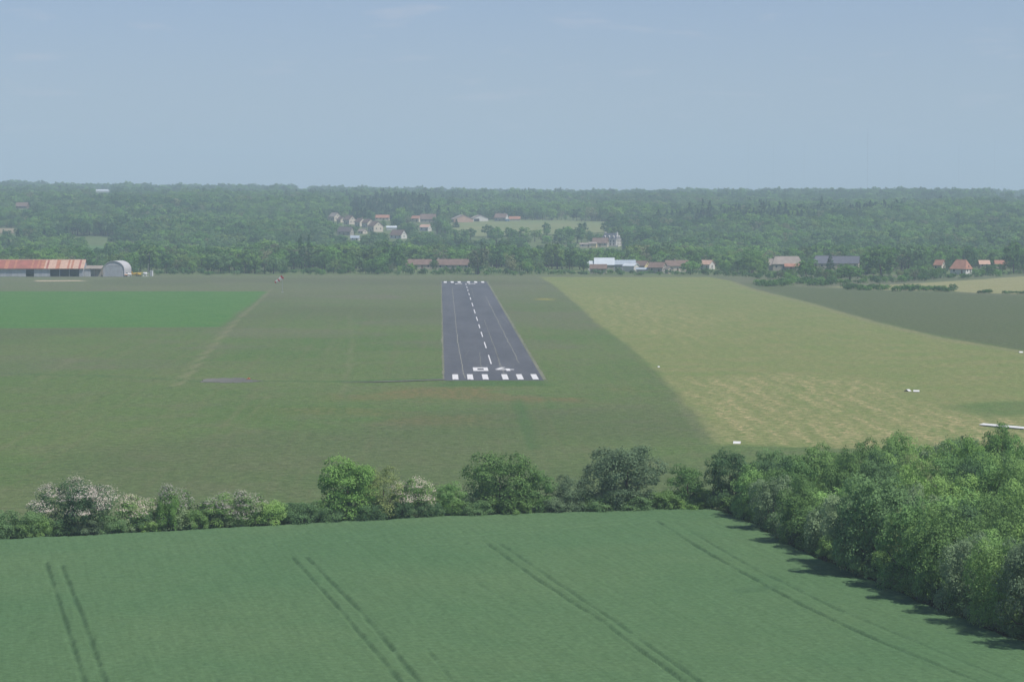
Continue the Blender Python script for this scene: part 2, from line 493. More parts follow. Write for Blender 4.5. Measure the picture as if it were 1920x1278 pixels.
M['meadow'] = meadow_mat('meadow', (.10, .14, .06), (.135, .165, .075))
M['meadow_pale'] = meadow_mat('meadow_pale', (.150, .195, .085), (.20, .215, .10))
M['meadow_green'] = meadow_mat('meadow_green', (.085, .16, .06), (.11, .175, .07))
M['stubble'] = meadow_mat('stubble', (.26, .22, .15), (.22, .20, .12))
tag(link('terrain', mesh_np('terrain', TV, TF, M['meadow'], smooth=True)), 'rolling green land of the valley and ridge', 'terrain', kind='structure')

# hillside meadows: sheets lying on the terrain
MEADOWS = [
    ('hillside_meadow', 'pale green meadow on the hillside below the barns', [(838, 421), (905, 413.5), (1060, 414), (1140, 417), (1143, 436), (1010, 441), (850, 446)], 'meadow_pale'),
    ('stubble_field', 'small tan field among trees at the far left', [(-60, 429), (36, 429), (38, 438), (-60, 439)], 'stubble'),
    ('valley_meadow', 'green valley meadow behind the arched hangar', [(165, 462), (262, 462), (266, 471), (172, 472)], 'meadow_green'),
    ('left_meadow', 'green meadow behind the long hangar', [(-60, 457), (34, 456), (42, 464), (-60, 466)], 'meadow_green'),
    ('far_meadow', 'far green meadow on the ridge at right', [(1862, 371), (1990, 370), (1990, 378), (1866, 377)], 'meadow_green'),
    ('far_pasture', 'light far pasture above the wooded slope', [(1290, 404), (1352, 403), (1352, 408), (1290, 409)], 'meadow_green'),
]
MEADOW_POLY = []
for nm, lab, pp, mt in MEADOWS:
    wp = [hit(*p)[:2] for p in pp]
    MEADOW_POLY.append((wp, pp))
    xs = [p[0] for p in wp]; ys = [p[1] for p in wp]
    ax = np.linspace(min(xs), max(xs), 60); ay = np.linspace(min(ys), max(ys), 60)
    mX, mY = np.meshgrid(ax, ay)
    sd = poly_sd(mX, mY, wp) + (fnoise(mX, mY, 30) - .5) * 16
    mV = np.stack([mX, mY, terrain(mX, mY) + .5], -1).reshape(-1, 3)
    ii = np.arange(3600).reshape(60, 60)
    mF = np.stack([ii[:-1, :-1], ii[:-1, 1:], ii[1:, 1:], ii[1:, :-1]], -1).reshape(-1, 4)
    c = (sd[:-1, :-1] + sd[1:, 1:]).ravel() > 0
    u, inv = np.unique(mF[c].ravel(), return_inverse=True)
    tag(link(nm, mesh_np(nm, mV[u], inv.reshape(-1, 4), M[mt], smooth=True)), lab, 'meadow', kind='structure')

# ================================================================== CROP FIELD
CROPZ = .65
CROP = G((-160, 1033), (0, 1020), (200, 1009), (400, 999), (600, 987), (800, 977), (1000, 969), (1200, 963), (1342, 961), (1420, 990), (1500, 1036), (1620, 1090), (1760, 1150), (1920, 1213), (2060, 1270), (2200, 1400), (1000, 1900), (-700, 1900), (-700, 1120))
cx_ = np.arange(-100, 78, .19); cy_ = np.arange(150, 334, .36)
cX, cY = np.meshgrid(cx_, cy_)
csd = poly_sd(cX, cY, CROP) + (fnoise(cX, cY, 3, 2) - .5) * 1.2
TRAM = [[(85, 1052), (120, 1160), (157, 1278), (190, 1400)], [(114, 1058), (155, 1160), (197, 1278), (236, 1400)],
        [(545, 1042), (640, 1145), (752, 1278), (850, 1400)], [(574, 1044), (680, 1150), (787, 1278), (890, 1400)],
        [(905, 1012), (1000, 1080), (1130, 1165), (1282, 1278), (1440, 1400)], [(928, 1012), (1050, 1095), (1180, 1183), (1312, 1278), (1470, 1400)],
        [(1230, 975), (1330, 1038), (1500, 1132), (1640, 1198), (1830, 1275), (2000, 1350)], [(1262, 976), (1400, 1058), (1560, 1137), (1700, 1196), (1880, 1270)],
        [(-100, 1056), (100, 1046), (420, 1028), (700, 1012), (880, 1004), (1225, 978)], [(-100, 1044), (100, 1035), (420, 1018), (700, 1003), (880, 996), (1215, 971)]]
DEEP = [1, 1, 1, .9, .85, .7, .9, .6, .85, .6]
groove = np.zeros_like(cX)
cw = (fnoise(cX, cY, 2.2, 3) - .5) * .35
for pts, dp in zip(TRAM, DEEP):
    d = line_d(cX, cY, G(*pts, z=CROPZ)) + cw
    br = .45 + .55 * sstep(fnoise(cX, cY + 50, 5, 3), .25, .5)
    groove = np.maximum(groove, dp * br * (1 - sstep(d, .02, .30)))
for pts, w, dp in (([(755, 1024), (870, 1018)], .5, .5), ([(800, 1215), (850, 1278)], .12, .4), ([(890, 1090), (960, 1130)], .12, .35), ([(380, 1240), (410, 1278)], .12, .3),
                   ([(1390, 1105), (1430, 1100)], 1.4, .5), ([(200, 1080), (240, 1078)], .5, .4), ([(330, 1085), (470, 1090)], .4, .25)):
    groove = np.maximum(groove, dp * (1 - sstep(line_d(cX, cY, G(*pts, z=CROPZ)) + cw * 2, w * .4, w * 1.6)))
cr = np.random.RandomState(3)
cZ = CROPZ + (fnoise(cX, cY, 7, 3) - .5) * .16 + (fnoise(cX, cY, .9, 2) - .5) * .05 + (cr.rand(*cX.shape) - .5) * .055 - groove * .30
cZ *= sstep(csd, -.1, .5)
cV = np.stack([cX, cY, cZ], -1).reshape(-1, 3)
ci = np.arange(cX.size).reshape(cX.shape)
cF = np.stack([ci[:-1, :-1], ci[:-1, 1:], ci[1:, 1:], ci[1:, :-1]], -1).reshape(-1, 4)
keep = ((csd[:-1, :-1] + csd[1:, 1:]) / 2).ravel() > -.25
u, inv = np.unique(cF[keep].ravel(), return_inverse=True)
def crop_mat():
    t = NT('crop'); P = t.pos()
    big = t.noise(P, .03, 4, .55); mid = t.noise(P, .22, 4, .6); fin = t.noise(P, 1.4, 4, .7); rot = t.pos((1, 1, 1), (0, 0, R(-10.5)))
    sc2 = t.n('ShaderNodeMapping'); t.l(rot, sc2.inputs[0]); sc2.inputs['Scale'].default_value = (1, .05, 1)
    row = t.noise(sc2.outputs[0], 2.4, 4, .65)
    c = t.mix(t.rng(big, .35, .65), (.094, .174, .082), (.109, .184, .087))
    c = t.mix(t.rng(mid, .5, .75, 0, .25), c, (.084, .170, .078))
    c = t.mix(1.0, c, t.mix(t.rng(fin, .25, .75), (.78, .79, .78), (1.22, 1.2, 1.2)), 'MULTIPLY')
    c = t.mix(1.0, c, t.mix(t.rng(row, .25, .75), (.88, .89, .88), (1.10, 1.10, 1.10)), 'MULTIPLY')
    c = t.mix(t.math('MULTIPLY', t.attr('track'), .42), c, (.050, .100, .058))
    return t.diffuse(c, t.bump(fin, .4, .2), .1)
M['crop'] = crop_mat()
tag(link('crop_field', mesh_np('crop_field', cV[u], inv.reshape(-1, 4), M['crop'], vattr={'track': groove.ravel()[u]}, smooth=True)),
    'blue green cereal crop with tractor tramlines in the foreground', 'crop', kind='stuff')

# ================================================================== RUNWAY
def asphalt(name, a, b):
    t = NT(name); P = t.pos()
    big = t.noise(t.pos((1, .12, 1)), .12, 4, .6); mid = t.noise(t.pos((1, .2, 1)), .5, 4, .6); fin = t.noise(P, 3.0, 4, .7)
    c = t.mix(t.rng(big, .35, .68), a, b)
    c = t.mix(t.rng(mid, .5, .8, 0, .5), c, tuple(v * .8 for v in a))
    c = t.mix(1.0, c, t.mix(t.rng(fin, .25, .75), (.85, .85, .85), (1.15, 1.15, 1.15)), 'MULTIPLY')
    return t.principled(c, .9, .2, t.bump(fin, .3, .02))
M['asphalt'] = asphalt('asphalt', (.083, .088, .097), (.113, .117, .126))
M['asphalt_old'] = asphalt('asphalt_old', (.128, .128, .106), (.160, .156, .132))
def paint():
    t = NT('white_paint'); n = t.noise(t.pos((1, .4, 1)), 1.6, 5, .7); n2 = t.noise(t.pos(), 6, 4, .7)
    c = t.mix(t.rng(n, .25, .7), (.56, .55, .52), (.74, .73, .70))
    c = t.mix(t.rng(n2, .60, .78, 0, .55), c, (.35, .34, .33))
    return t.principled(c, .7, .2)
M['paint'] = paint()
M['joint'] = meadow_mat('joint_grass', (.27, .265, .23), (.21, .21, .18))
M['gravel'] = meadow_mat('gravel', (.20, .20, .15), (.15, .165, .11))

RX0, RX1 = 1.1, 23.95
RY0, RY1 = ground(930, 713)[1], ground(870, 527)[1]
def strip_mesh(x0f, x1f, y0, y1, n, z):
    ys = np.linspace(y0, y1, n); v = []; f = []
    for i, y in enumerate(ys):
        v += [(x0f(y), y, z), (x1f(y), y, z)]
        if i: f.append((2 * i - 2, 2 * i - 1, 2 * i + 1, 2 * i))
    return v, f
rr = random.Random(5)
jag = lambda s, a: (lambda y: a * (float(fnoise(s * 31.7, y, 6.0, 3)) - .5) * 2)
runway = empty('runway', (0, 0, 0), 0)
tag(runway, 'grey asphalt runway with white threshold stripes and number 04', 'runway', kind='structure')
v, f = strip_mesh(lambda y: RX0 + .35 * (float(fnoise(3, y, 7, 3)) - .5), lambda y: RX1 + .5 * (float(fnoise(9, y, 7, 3)) - .5), RY0, RY1, 420, .012)
MB().add(v, f).build('asphalt', M['asphalt'], runway)
# gravelly grown-over shoulders
for s, x0, w in ((1, RX0, -.35), (2, RX1, .55)):
    j = jag(s, .45)
    v, f = strip_mesh(lambda y: min(x0, x0 + w + j(y)) - (.1 if w < 0 else .25), lambda y: max(x0, x0 + w + j(y)) + (.1 if w < 0 else 0), RY0 + 2, RY1, 300, .004 if w < 0 else .018)
    MB().add(v, f).build('shoulder', M['gravel'], runway)
# weathered joints, lines of dry grass in cracks
for px0, py0, px1, py1, w in ((871, 709, 858, 640, .10), (858, 640, 848, 540, .09), (945, 700, 908, 600, .06), (973, 680, 910, 555, .09), (938, 690, 928, 650, .05), (884, 540, 889, 560, .05), (903, 694, 899, 660, .05), (871, 668, 880, 655, .03), (955, 610, 940, 590, .03)):
    a = ground(px0, py0); b = ground(px1, py1)
    n = 60; v = []; f = []
    for i in range(n):
        t_ = i / (n - 1); x = a[0] + (b[0] - a[0]) * t_ + .5 * (float(fnoise(px0, t_ * 900, 25, 3)) - .5); y = a[1] + (b[1] - a[1]) * t_
        ww = w * (.4 + 1.2 * float(fnoise(px1, t_ * 700, 6, 2)))
        ww *= 1.05; v += [(x - ww, y, .0165), (x + ww, y, .0165)]
        if i: f.append((2 * i - 2, 2 * i - 1, 2 * i + 1, 2 * i))
    MB().add(v, f).build('crack', M['joint'], runway)
ZP = .0225
def mark(name, poly, z=ZP):
    return MB().add([(x, y, z) for x, y in poly], [tuple(range(len(poly)))]).build(name, M['paint'], runway)
ky0, ky1 = ground(900, 711.3)[1], ground(900, 701.5)[1]
for cxk in (3.65, 7.1, 10.6, 15.2, 18.65, 22.1):
    w = .68
    pts = [(cxk - w, ky0 + rr.uniform(-.3, .3)), (cxk - w * .3, ky0 + rr.uniform(0, 1.3)), (cxk + w * .4, ky0 + rr.uniform(-.3, .6)), (cxk + w, ky0 + rr.uniform(-.3, .3)), (cxk + w, ky1), (cxk - w, ky1)]
    mark('threshold_stripe', pts)
fy0, fy1 = ground(870, 530)[1], ground(870, 527.4)[1]
for cxk in (2.9, 6.4, 9.9, 14.6, 18.2, 21.7):
    mark('threshold_stripe', [(cxk - .75, fy0), (cxk + .75, fy0), (cxk + .75, fy1), (cxk - .75, fy1)])
# centre-line dashes at the photograph's spacings
for c0, c1 in ((970, 880), (812, 750), (700, 650), (612, 575), (540, 500), (466, 426), (396, 360), (330, 305), (283, 262), (243, 227), (211, 196), (181, 167)):
    y0 = ground(900, 500 + c0 / 5.325)[1]; y1 = ground(900, 500 + c1 / 5.325)[1]
    mark('centre_dash', [(12.8, y0), (13.12, y0), (13.12, y1), (12.8, y1)])
# the digits 0 and 4
n0, n1 = ground(900, 695.2)[1], ground(900, 688.6)[1]
LN = n1 - n0
def sx(px): return ground(px, 692)[0]
a, b = sx(887), sx(915); ia, ib = sx(895.2), sx(907)
digit = MB()
digit.add([(a, n0, ZP), (b, n0, ZP), (b, n1, ZP), (a, n1, ZP), (ia, n0 + LN * .26, ZP), (ib, n0 + LN * .26, ZP), (ib, n1 - LN * .26, ZP), (ia, n1 - LN * .26, ZP)],
          [(0, 1, 5, 4), (1, 2, 6, 5), (2, 3, 7, 6), (3, 0, 4, 7)])
digit.build('runway_digit', M['paint'], runway)
xa, xs0, xs1, xb = sx(928), sx(948.5), sx(956), sx(963.5)
yc = n0 + LN * .30
four = MB()
def flat(mb, pts, z=ZP): mb.add([(x, y, z) for x, y in pts], [tuple(range(len(pts)))])
flat(four, [(xa, yc), (xs0, yc), (xs0, yc + LN * .2), (xa + .9, yc + LN * .2)])
flat(four, [(xs0 + .001, n0), (xs1, n0), (xs1, n0 + LN * .66), (xs0 + .001, n0 + LN * .66)])
flat(four, [(xs1 + .001, yc), (xb, yc), (xb, yc + LN * .16), (xs1 + .001, yc + LN * .16)])
flat(four, [(xa + .02, yc + LN * .21), (xa + 1.2, yc + LN * .21), (sx(950), n1), (sx(941), n1)])
four.build('runway_digit', M['paint'], runway)
# far end digits 22, read from the other side
q0, q1 = ground(870, 532.6)[1], ground(870, 531.2)[1]
for x0 in (7.7, 14.2):
    mb = MB(); L2 = q1 - q0; w = 3.4
    for (u0, u1, v0, v1) in ((0, 1, 0, .14), (0, 1, .43, .57), (0, 1, .86, 1), (0, .22, .145, .425), (.78, 1, .575, .855)):
        flat(mb, [(x0 + w * u0, q0 + L2 * v0), (x0 + w * u1, q0 + L2 * v0), (x0 + w * u1, q0 + L2 * v1), (x0 + w * u0, q0 + L2 * v1)])
    mb.build('runway_digit', M['paint'], runway)

# old apron stub and thin taxi path left of the threshold
ap = G((376, 716.5), (383, 711), (400, 709.3), (455, 708.8), (468, 712), (492, 714.5), (478, 716.5), (430, 718))
ap2 = []
for (ax0, ay0), (bx0, by0) in zip(ap, ap[1:] + ap[:1]):
    for k in range(8): ap2.append((ax0 + (bx0 - ax0) * k / 8 + rr.uniform(-.4, .4), ay0 + (by0 - ay0) * k / 8 + rr.uniform(-.9, .9)))
na = len(ap2)
o = MB().add([(x, y, .09) for x, y in ap2] + [(x, y, -.3) for x, y in ap2], [tuple(range(na))] + [(i, i + na, (i + 1) % na + na, (i + 1) % na) for i in range(na)]).build('apron', M['asphalt_old'])
tag(o, 'short stub of old grey asphalt in the grass left of the runway', 'apron', kind='structure')
tp = [(833, 711.5), (760, 714.2), (700, 716), (640, 716.5)]
v = []; f = []
for i in range(80):
    t_ = i / 79 * 3; k = min(2, int(t_)); u_ = t_ - k
    px = tp[k][0] + (tp[k + 1][0] - tp[k][0]) * u_; py = tp[k][1] + (tp[k + 1][1] - tp[k][1]) * u_
    x, y = ground(px, py); w = 1.6 * (1 - i / 95) * (.6 + .8 * float(fnoise(x, 7, 6, 2)))
    v += [(x, y - w, .1), (x, y + w, .1)]
    if i: f.append((2 * i - 2, 2 * i - 1, 2 * i + 1, 2 * i))
tag(MB().add(v, f).build('taxi_path', M['asphalt_old']), 'narrow worn path running from the runway corner into grass', 'path', kind='structure')
ox, oy = ground(466, 711)
mk = empty('pit_marker', (ox, oy, 0.05), 0, 'small orange marker at the end of the old asphalt stub', 'marker', None, .6)
M['orange'] = worn('orange_paint', (.45, .13, .05))
MB().prism([(-.9, 0), (.9, 0), (0, .7)], -.6, .6, 'y').build('cone_body', M['orange'], mk)
MB().box(-1.0, 1.0, -.75, .75, 0, .08).build('base_plate', M['asphalt_old'], mk)

# ================================================================== TREES
def leaf_cloud(rng, lobes, n, size, zmin=-.55):
    """lobes: rows (cx,cy,cz,r,rz). returns V (4n,3), tint (n), up (n)"""
    lobes = np.asarray(lobes, float)
    w = lobes[:, 3] * lobes[:, 4]; w = w / w.sum()
    li = rng.choice(len(lobes), n, p=w)
    nsub = 11
    sub = rng.randn(len(lobes), nsub, 3); sub[..., 2] += .35
    sub /= np.linalg.norm(sub, axis=-1, keepdims=True)
    subt = rng.rand(len(lobes), nsub)
    si = rng.randint(0, nsub, n)
    u = sub[li, si] + .34 * rng.randn(n, 3)
    u /= np.linalg.norm(u, axis=1, keepdims=True)
    u[:, 2] = np.maximum(u[:, 2], zmin + .2 * rng.rand(n))
    rad = .84 + .20 * rng.rand(n) + .20 * (subt[li, si] - .5) - .25 * (rng.rand(n) < .12) + .30 * rng.rand(n) * (rng.rand(n) < .16)
    L = lobes[li]
    c = np.stack([L[:, 0] + u[:, 0] * L[:, 3] * rad, L[:, 1] + u[:, 1] * L[:, 3] * rad, L[:, 2] + u[:, 2] * L[:, 4] * rad], 1)
    nrm = .95 * u + .42 * rng.randn(n, 3) + np.array([0, 0, .35])
    nrm /= np.linalg.norm(nrm, axis=1, keepdims=True)
    a = np.cross(nrm, rng.randn(n, 3)); a /= np.linalg.norm(a, axis=1, keepdims=True) + 1e-9
    b = np.cross(nrm, a)
    s = (size * (.55 + .75 * rng.rand(n)))[:, None] * .5
    V = np.stack([c - a * s, c - b * s * .62, c + a * s, c + b * s * .62], 1)
    tint = np.clip(.15 + .5 * subt[li, si] + .3 * rng.rand(n), 0, 1)
    return V.reshape(-1, 3), tint, c

def crown_lobes(rng, H, Rr, z0, shape='round', n=11):
    lo = []
    zc = (z0 + H) / 2; hz = (H - z0) / 2
    if shape == 'poplar':
        for k in range(9):
            t = (k + .5) / 9; z = z0 + (H - z0) * t
            r = Rr * (1 - (abs(t - .42) / .62) ** 2.2) * .75
            lo.append((rng.randn() * Rr * .12, rng.randn() * Rr * .12, z, max(.25 * Rr, r), (H - z0) / 9 * 1.05))
        return lo
    if shape == 'cone':
        for k in range(9):
            t = (k + .3) / 9; z = z0 + (H - z0) * t
            lo.append((rng.randn() * Rr * .08, rng.randn() * Rr * .08, z, Rr * (1 - t) * .95 + .25, (H - z0) / 9))
        return lo
    lo.append((0, 0, zc, Rr * .62, hz * .72))
    for k in range(n):
        th = 2.39996 * k + rng.rand() * .7
        zz = -0.75 + 1.6 * ((k + .5) / n) + rng.randn() * .08
        prof = math.sqrt(max(.05, 1 - min(.97, abs(zz)) ** 2))
        if shape == 'shrub': prof = math.sqrt(max(.08, 1 - max(0, zz) ** 2))
        rr_ = Rr * prof * (.62 + .14 * rng.rand())
        lr = Rr * (.24 + .24 * rng.rand())
        lo.append((math.cos(th) * rr_, math.sin(th) * rr_, min(zc + zz * hz * .78, H - lr * .75), lr, lr * (.75 + .2 * rng.rand())))
    return lo

def quads(n): return np.arange(4 * n).reshape(n, 4)

def trunk_mb(rng, H, Rr, z0, lobes, r0, detail):
    mb = MB(); bend = rng.randn(2) * .03 * H
    top = z0 + (H - z0) * .55
    pts = [(bend[0] * t * t, bend[1] * t * t, top * t - .3 * (t == 0)) for t in np.linspace(0, 1, 5)]
    mb.tube(pts, [r0 * 1.35, r0, r0 * .85, r0 * .6, r0 * .25], 7 if detail else 5)
    if detail:
        for L in lobes[1:8]:
            t = min(.9, max(.28, (L[2] / H) * .7)); b = Vector((bend[0] * t * t, bend[1] * t * t, top * t)); e = Vector(L[:3])
            m = (b + e) / 2 + Vector((0, 0, -.06 * H * rng.rand()))
            mb.tube([b, m, e], [r0 * .5, r0 * .3, r0 * .08], 5)
    return mb

class TreeKind: pass
KINDS = {}
def make_kind(key, name, seed, H, Rr, z0f, shape, leaf, nleaf, lsize, hi=True, blossom=0, nlobe=11):
    rng = np.random.RandomState(seed)
    if hi: nleaf = int(nleaf * 1.5); lsize *= .82
    z0 = H * z0f
    lobes = crown_lobes(rng, H, Rr, z0, shape, nlobe)
    if hi and shape == 'round':
        for q in range(6):
            th = q * 1.05 + rng.rand() * .5
            lobes.append((math.cos(th) * Rr * .55, math.sin(th) * Rr * .55, H * (.13 + .09 * rng.rand()), Rr * .36, H * .15))
    V, tint, c = leaf_cloud(rng, lobes, nleaf, lsize, -.8 if shape == 'shrub' else -.55)
    V[:, 2] = np.maximum(V[:, 2], .02 * H)
    k = TreeKind(); k.name = name; k.H = H; k.R = Rr
    mats = M[('near_' if hi else 'leaf_') + leaf]
    k.crown = mesh_np(key + '_crown', V, quads(nleaf), mats, {'tint': tint})
    tm = trunk_mb(rng, H, Rr, z0, lobes, H * .022 + .03, hi)
    k.trunk = tm.mesh(key + '_trunk', M['bark'])
    k.blossom = None
    if blossom:
        # flower clusters on the sunny upper outside of some of the lobes
        bl = [L for i, L in enumerate(lobes) if rng.rand() < .9]
        bl = [(L[0], L[1], L[2] + .1, L[3] * 1.06, L[4] * 1.08) for L in bl if L[2] > H * .3]
        bV, bt, bc = leaf_cloud(rng, bl, int(blossom), lsize * .62, -.05)
        k.blossom = mesh_np(key + '_blossom', bV, quads(blossom), M['blossom'], {'tint': bt})
    # joined variant for far woods
    if not hi:
        tv = np.array(tm.v); tq = [f for f in tm.f if len(f) == 4]
        AV = np.concatenate([V, tv]); AF = np.concatenate([quads(nleaf), np.array(tq) + len(V)])
        k.joined = mesh_np(key + '_far', AV, AF, [mats, M['bark']], {'tint': np.concatenate([tint, np.zeros(len(tq))])}, fmat=[0] * nleaf + [1] * len(tq))
    KINDS[key] = k
    return k

# near kinds
make_kind('oak_a', 'oak_tree', 11, 9.0, 4.6, .02, 'round', 'oak', 11000, .34, nlobe=14)
make_kind('oak_b', 'oak_tree', 12, 9.0, 4.2, .02, 'round', 'oak', 10000, .34, nlobe=13)
make_kind('oak_c', 'oak_tree', 13, 10.0, 4.4, .03, 'round', 'dark', 11000, .34, nlobe=14)
make_kind('oak_grey', 'oak_tree', 24, 9.5, 4.6, .03, 'round', 'grey', 11500, .34, nlobe=15)
make_kind('oak_bright', 'oak_tree', 14, 9.0, 4.4, .03, 'round', 'bright', 11000, .36, nlobe=14)
make_kind('maple', 'field_maple', 15, 9.0, 3.8, .02, 'round', 'fresh', 8500, .33, nlobe=12)
make_kind('ash', 'ash_tree', 16, 9.0, 3.2, .06, 'round', 'olive', 4200, .30, nlobe=12)
make_kind('willow', 'willow_tree', 17, 8.0, 3.8, .0, 'shrub', 'grey', 8000, .28, nlobe=13)
make_kind('hawthorn_a', 'hawthorn_bush', 18, 6.4, 4.2, .02, 'shrub', 'dark', 7500, .28, blossom=7500, nlobe=14)
make_kind('hawthorn_b', 'hawthorn_bush', 19, 5.4, 3.0, .02, 'shrub', 'oak', 5500, .28, blossom=4600, nlobe=12)
make_kind('shrub_a', 'hedge_shrub', 20, 4.2, 2.8, .0, 'shrub', 'dark', 4500, .26, nlobe=11)
make_kind('shrub_b', 'hedge_shrub', 21, 4.4, 2.6, .0, 'shrub', 'oak', 4300, .26, nlobe=11)
make_kind('shrub_c', 'hedge_shrub', 22, 4.0, 2.6, .0, 'shrub', 'bright', 4200, .26, nlobe=11)
make_kind('shrub_d', 'hedge_shrub', 23, 4.0, 2.4, .0, 'shrub', 'grey', 3600, .26, nlobe=11)
# far kinds
make_kind('f_oak_a', 'woodland_tree', 31, 12, 5.4, .10, 'round', 'oak', 900, 1.15, False, nlobe=11)
make_kind('f_oak_b', 'woodland_tree', 32, 12, 4.6, .10, 'round', 'dark', 850, 1.1, False, nlobe=10)
make_kind('f_pale', 'woodland_tree', 33, 12, 4.8, .10, 'round', 'pale', 850, 1.1, False, nlobe=10)
make_kind('f_olive', 'woodland_tree', 34, 11, 4.2, .12, 'round', 'olive', 600, 1.0, False, nlobe=10)
make_kind('f_grey', 'woodland_tree', 35, 11, 4.6, .06, 'round', 'grey', 800, 1.05, False, nlobe=10)
make_kind('f_brown', 'woodland_tree', 36, 11, 4.2, .12, 'round', 'brown', 520, .9, False, nlobe=10)
make_kind('f_conifer', 'pine_tree', 37, 15, 3.8, .10, 'cone', 'conifer', 800, 1.1, False)
make_kind('f_poplar', 'poplar_tree', 38, 17, 2.3, .05, 'poplar', 'dark', 900, .9, False)
make_kind('f_shrub', 'field_shrub', 39, 4.0, 3.2, .0, 'shrub', 'dark', 450, .75, False, nlobe=8)
make_kind('f_shrub_b', 'field_shrub', 40, 4.0, 3.0, .0, 'shrub', 'oak', 450, .75, False, nlobe=8)
make_kind('f_shrub_c', 'field_shrub', 41, 3.6, 2.8, .0, 'shrub', 'grey', 420, .7, False, nlobe=8)

TR = random.Random(99)
def plant(key, x, y, h, w=None, label=None, cat='tree', group=None, z=None, name=None):
    """one tree or shrub: an Empty at its base with its crown and trunk"""
    k = KINDS[key]
    s = h / k.H
    sw = s if w is None else w / k.R
    if z is None: z = float(terrain(x, y)) if y > 1300 else 0.0
    e = empty(name or k.name, (x, y, z - .05), TR.uniform(0, 6.28), label, cat, group, (sw, sw, s))
    c = link('crown', k.crown, e)
    link('trunk', k.trunk, e)
    if k.blossom: link('blossom', k.blossom, c)
    return e

def plant_px(key, px, base, top, hw, label, cat='tree', group=None, behind=0.0):
    """placed on the flat plateau where the photograph shows it"""
    x, y = ground(px, base)
    y += behind
    x *= 1 + behind / max(1, y)
    h = CAMH - (top - HOR) * project([(x, y, 0)])[2][0] / FPX
    h = CAMH + (ray(px, top).z / ray(px, top).y) * y
    return plant(key, x, y, h, hw * mpp((x, y, 0)), label, cat, group)

# --- hedgerow between crop and airfield
HEDGE = [
    ('shrub_a', 2, 1018, 955, 42, 'dark green shrub at the left end of the hedgerow', 'shrub'),
    ('hawthorn_a', 135, 1009, 903, 74, 'largest white blossoming hawthorn, left end of the hedgerow', 'bush'),
    ('hawthorn_b', 262, 1003, 930, 46, 'blossoming hawthorn just right of the largest hawthorn', 'bush'),
    ('hawthorn_b', 330, 1001, 911, 40, 'tall blossoming hawthorn behind the bright green shrub', 'bush'),
    ('hawthorn_b', 405, 998, 925, 42, 'white blossoming hawthorn, fourth from the left in the hedgerow', 'bush'),
    ('hawthorn_b', 468, 995, 921, 40, 'white blossoming hawthorn, rightmost of the left-hand cluster', 'bush'),
    ('oak_bright', 652, 984, 853, 64, 'bright fresh green tree, leftmost full tree of the hedgerow', 'tree'),
    ('ash', 716, 982, 868, 40, 'thin olive tree right behind the bright green tree', 'tree'),
    ('hawthorn_b', 770, 978, 896, 42, 'lone blossoming hawthorn right of the bright green tree', 'bush'),
    ('oak_a', 938, 972, 841, 70, 'broad mid green tree in the middle of the hedgerow', 'tree'),
    ('oak_grey', 1172, 964, 826, 74, 'broad grey green tree, tallest at the right of the hedgerow', 'tree'),
]
for key, px, ba, top, hw, lab, cat in HEDGE:
    plant_px(key, px, ba, top, hw, lab, cat, behind=3.0)
HSHRUB = [
    ('shrub_c', 318, 1002, 928, 26, 'bright green shrub in front of the white hawthorns', 1.0),
    ('shrub_a', 205, 1007, 960, 34, 'low dark shrub between the two leftmost hawthorns', 1.5),
    ('shrub_a', 60, 1014, 958, 36, 'dark shrub left of the largest hawthorn', 1.5),
    ('shrub_b', 370, 1000, 952, 28, 'small green shrub between two white hawthorns', 1.2),
    ('shrub_b', 510, 994, 938, 34, 'green shrub right of the left-hand hawthorn cluster', 1.8),
    ('shrub_a', 556, 990, 942, 42, 'wide low dark shrub left of the bright green tree', 1.6),
    ('shrub_a', 612, 987, 948, 34, 'dark shrub at the foot of the bright green tree, left', 1.0),
    ('shrub_a', 690, 984, 944, 36, 'dark shrub at the foot of the bright green tree, right', 1.0),
    ('maple', 842, 975, 898, 36, 'upright green shrub between hawthorn and broad middle tree', 2.4),
    ('shrub_a', 806, 978, 940, 28, 'low dark shrub right of the lone hawthorn', 1.2),
    ('shrub_a', 892, 974, 936, 34, 'dark shrub at the foot of the middle tree, left', 1.0),
    ('shrub_b', 962, 971, 930, 40, 'green shrub at the foot of the middle tree, right', 1.0),
    ('maple', 1012, 970, 876, 38, 'mid green tree leaning out right of the middle tree', 3.0),
    ('willow', 1074, 968, 884, 42, 'grey green willow between the two broad trees', 3.0),
    ('shrub_d', 1046, 969, 930, 30, 'greyish shrub left of the grey green willow', 1.2),
    ('shrub_a', 1120, 966, 926, 38, 'dark shrub at the foot of the tallest tree, left', 1.0),
    ('shrub_a', 1190, 964, 928, 44, 'dark shrub at the foot of the tallest tree, middle', 1.0),
    ('shrub_b', 1240, 963, 918, 34, 'green shrub at the foot of the tallest tree, right', 1.6),
    ('maple', 1288, 962, 866, 42, 'leafy green tree between the tallest tree and the wood', 3.0),
    ('shrub_c', 1300, 962, 938, 36, 'low bright green shrub at the crop corner', 1.0),
    ('shrub_b', 1330, 962, 915, 34, 'rounded green shrub at the corner where hedgerow and wood meet', 3.4),
]
for key, px, ba, top, hw, lab, bh in HSHRUB:
    plant_px(key, px, ba, top, hw, lab, 'tree' if key in ('maple', 'willow') else 'shrub', behind=bh)

